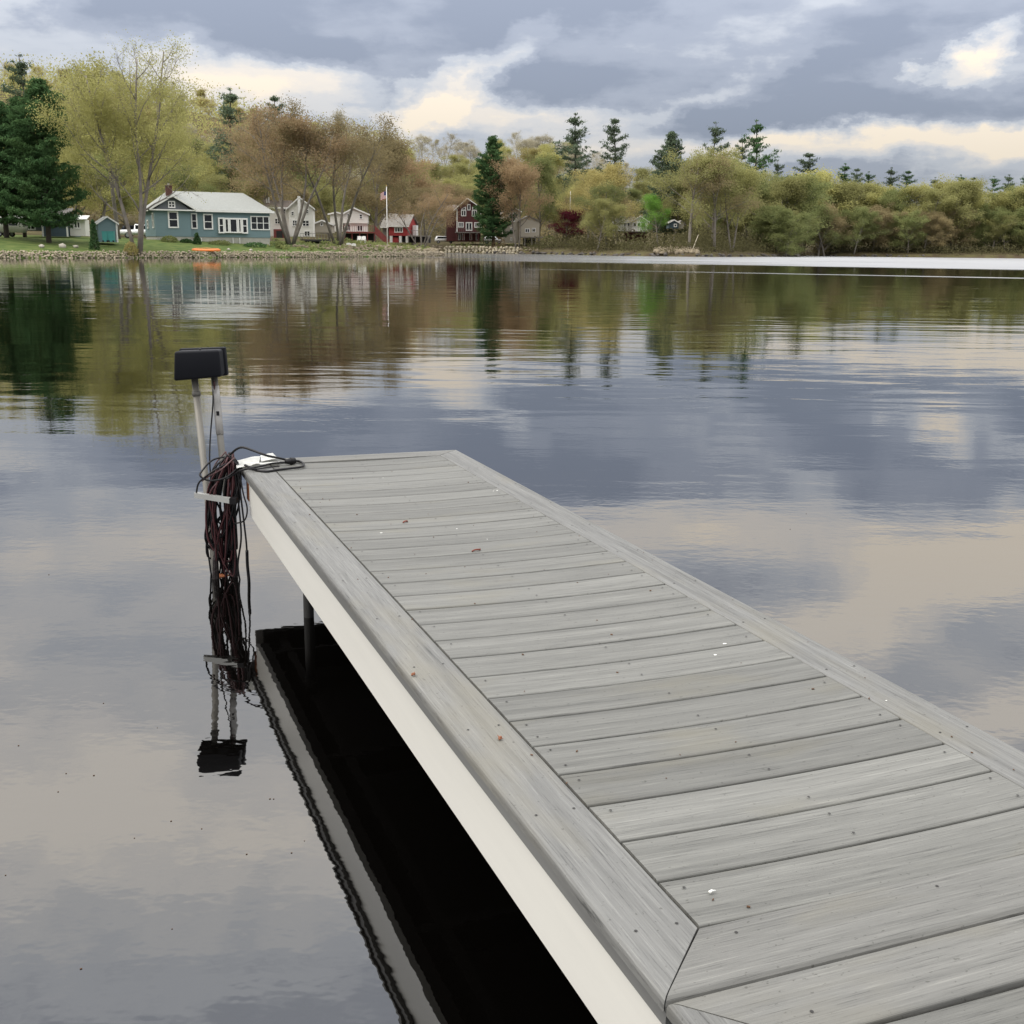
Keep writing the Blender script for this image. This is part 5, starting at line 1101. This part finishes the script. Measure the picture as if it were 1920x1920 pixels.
# low dark platform in front of the white house, benches and beams
pf = empty('low_platform', at(563, 452, 160), rad(6), 'low dark timber platform in front of the white house', 'platform'); kp = 160 / F
MB().box((0, 0, 0), (52 * kp, 3, .25)).build('deck', mat('dark_timber', (.05, .045, .045), .8, var=.3), pf); mb = MB(); rail(mb, 0, 50 * kp, .05, .252, .8, 9); mb.build('rail', mat('silver_timber', (.25, .24, .23), .8, var=.2), pf)
mb = MB(); [mb.box((x, .1, -.9), (x + .15, .25, -.001)) for x in (0.1, 1.3, 2.6, 3.8)]; mb.build('post', MATS['dark_timber'], pf); box('platform_shadow', (.2, 1.6, -.8), (50 * kp, 2.8, -.002), SHADOWFILL, pf)  # dark block in place of the shadow below the platform
for px, py, D, L, lab in ((584, 468, 151, 2.3, 'pale timber beam lying on the grass by the forked maple'), (700, 471.5, 165, 2.0, 'pale timber beam lying left of the flagpole with the flag'), (748, 472, 172, 2.2, 'pale timber beam lying right of the flagpole with the flag')):
    b = empty('timber_beam', at(px, py, D), .05, lab, 'beam'); MB().box((0, 0, -.1), (L, .25, .16)).build('beam', mat('pale_timber', (.5, .45, .33), .85, var=.15), b)
# fallen logs / landing right of the green tree
lg = empty('fallen_log', at(1292, 474, 209), 0, 'bleached log leaning at the water by the pale trunks', 'log'); kl = 209 / F
MB().tube([(0, 0, -.3), (8 * kl, .5, .9), (17 * kl, 1, 3.2)], .11, 7, .06).build('log', mat('bleached_wood', (.42, .37, .28), .9, var=.2), lg, True)
pr = empty('plank_landing', at(1254, 464, 214), rad(4), 'brown plank landing on the bank right of the bright green tree', 'landing'); 
for i in range(5): MB().slab([(-.5, i * .42, i * .12), (3.2, i * .42, i * .12), (3.2, i * .42 + .38, i * .12), (-.5, i * .42 + .38, i * .12)], .06).build('plank', mat('brown_planks', (.2, .15, .1), .9, var=.25), pr)
mb = MB(); [mb.box((x, .1, -1.3), (x + .14, .25, -.07)) for x in (-.4, 1.2, 2.9)]; mb.build('post', MATS['brown_planks'], pr)
# shrubs -----------------------------------------------------------
def shrub(label, px, D, wpx, hpx, lm, cone=False, n=900, seed=0, name='shrub'):
    nr_ = np.random.default_rng(seed + 900); k = D / F; b = ground_at(px, D); root = empty(name, b, 0, label, 'shrub'); w, hh = wpx * k / 2, hpx * k
    t = nr_.uniform(0, 1, n); a = nr_.uniform(0, 6.28, n); prof = (1 - t) ** .75 + .08 if cone else np.sqrt(np.clip(1 - (t * 1.5 - .5) ** 2, .05, 1))
    r = prof * w * nr_.uniform(.45, 1.05, n) ** .5
    C = np.stack([np.cos(a) * r, np.sin(a) * r, t * hh], -1) + nr_.normal(0, .05, (n, 3))
    link('foliage', leaf_quads(C, nr_, .095, .6, .4), LEAF[lm], root); MB().tube([(0, 0, -.15), (0, 0, hh * .5)], .05, 5, .02).build('stem', BARKD, root)
shrub('dark clipped cone shrub at the middle of the blue house front', 370, 137, 15, 19, 'pine', True, 1100, 1)
shrub('narrow dark evergreen shrub left of the teal shed', 177, 117, 17, 52, 'pine', True, 1600, 2)
for k, (px, w, hgt, lab) in enumerate(((318, 30, 10, 'loose pale green shrub under the left wing window of the blue house'), (350, 22, 6, 'low dark shrub left of the cone shrub'), (412, 40, 7, 'low shrub bed under the bay window of the blue house'), (478, 42, 8, 'low dark shrub bed at the right end of the blue house'), (525, 16, 12, 'green shrub at the right corner of the blue house'))):
    shrub(lab, px, 137 + k * 1.3, w, hgt, ('green', 'pine', 'green', 'pine', 'green')[k], False, 700, 10 + k)
shrub('ochre young shrub at the foot of the tall bare-topped tree', 245, 118, 24, 22, 'ochre', False, 800, 20)
shrub('brown-red shrub left of the tan house by the water', 935, 240, 26, 20, 'red', False, 900, 21); shrub('green shrub behind the dark red chalet right side', 912, 246, 26, 22, 'pine', False, 900, 22)
shrub('dark green hedge clump left of the maroon tree', 1030, 240, 34, 20, 'green', False, 900, 23)
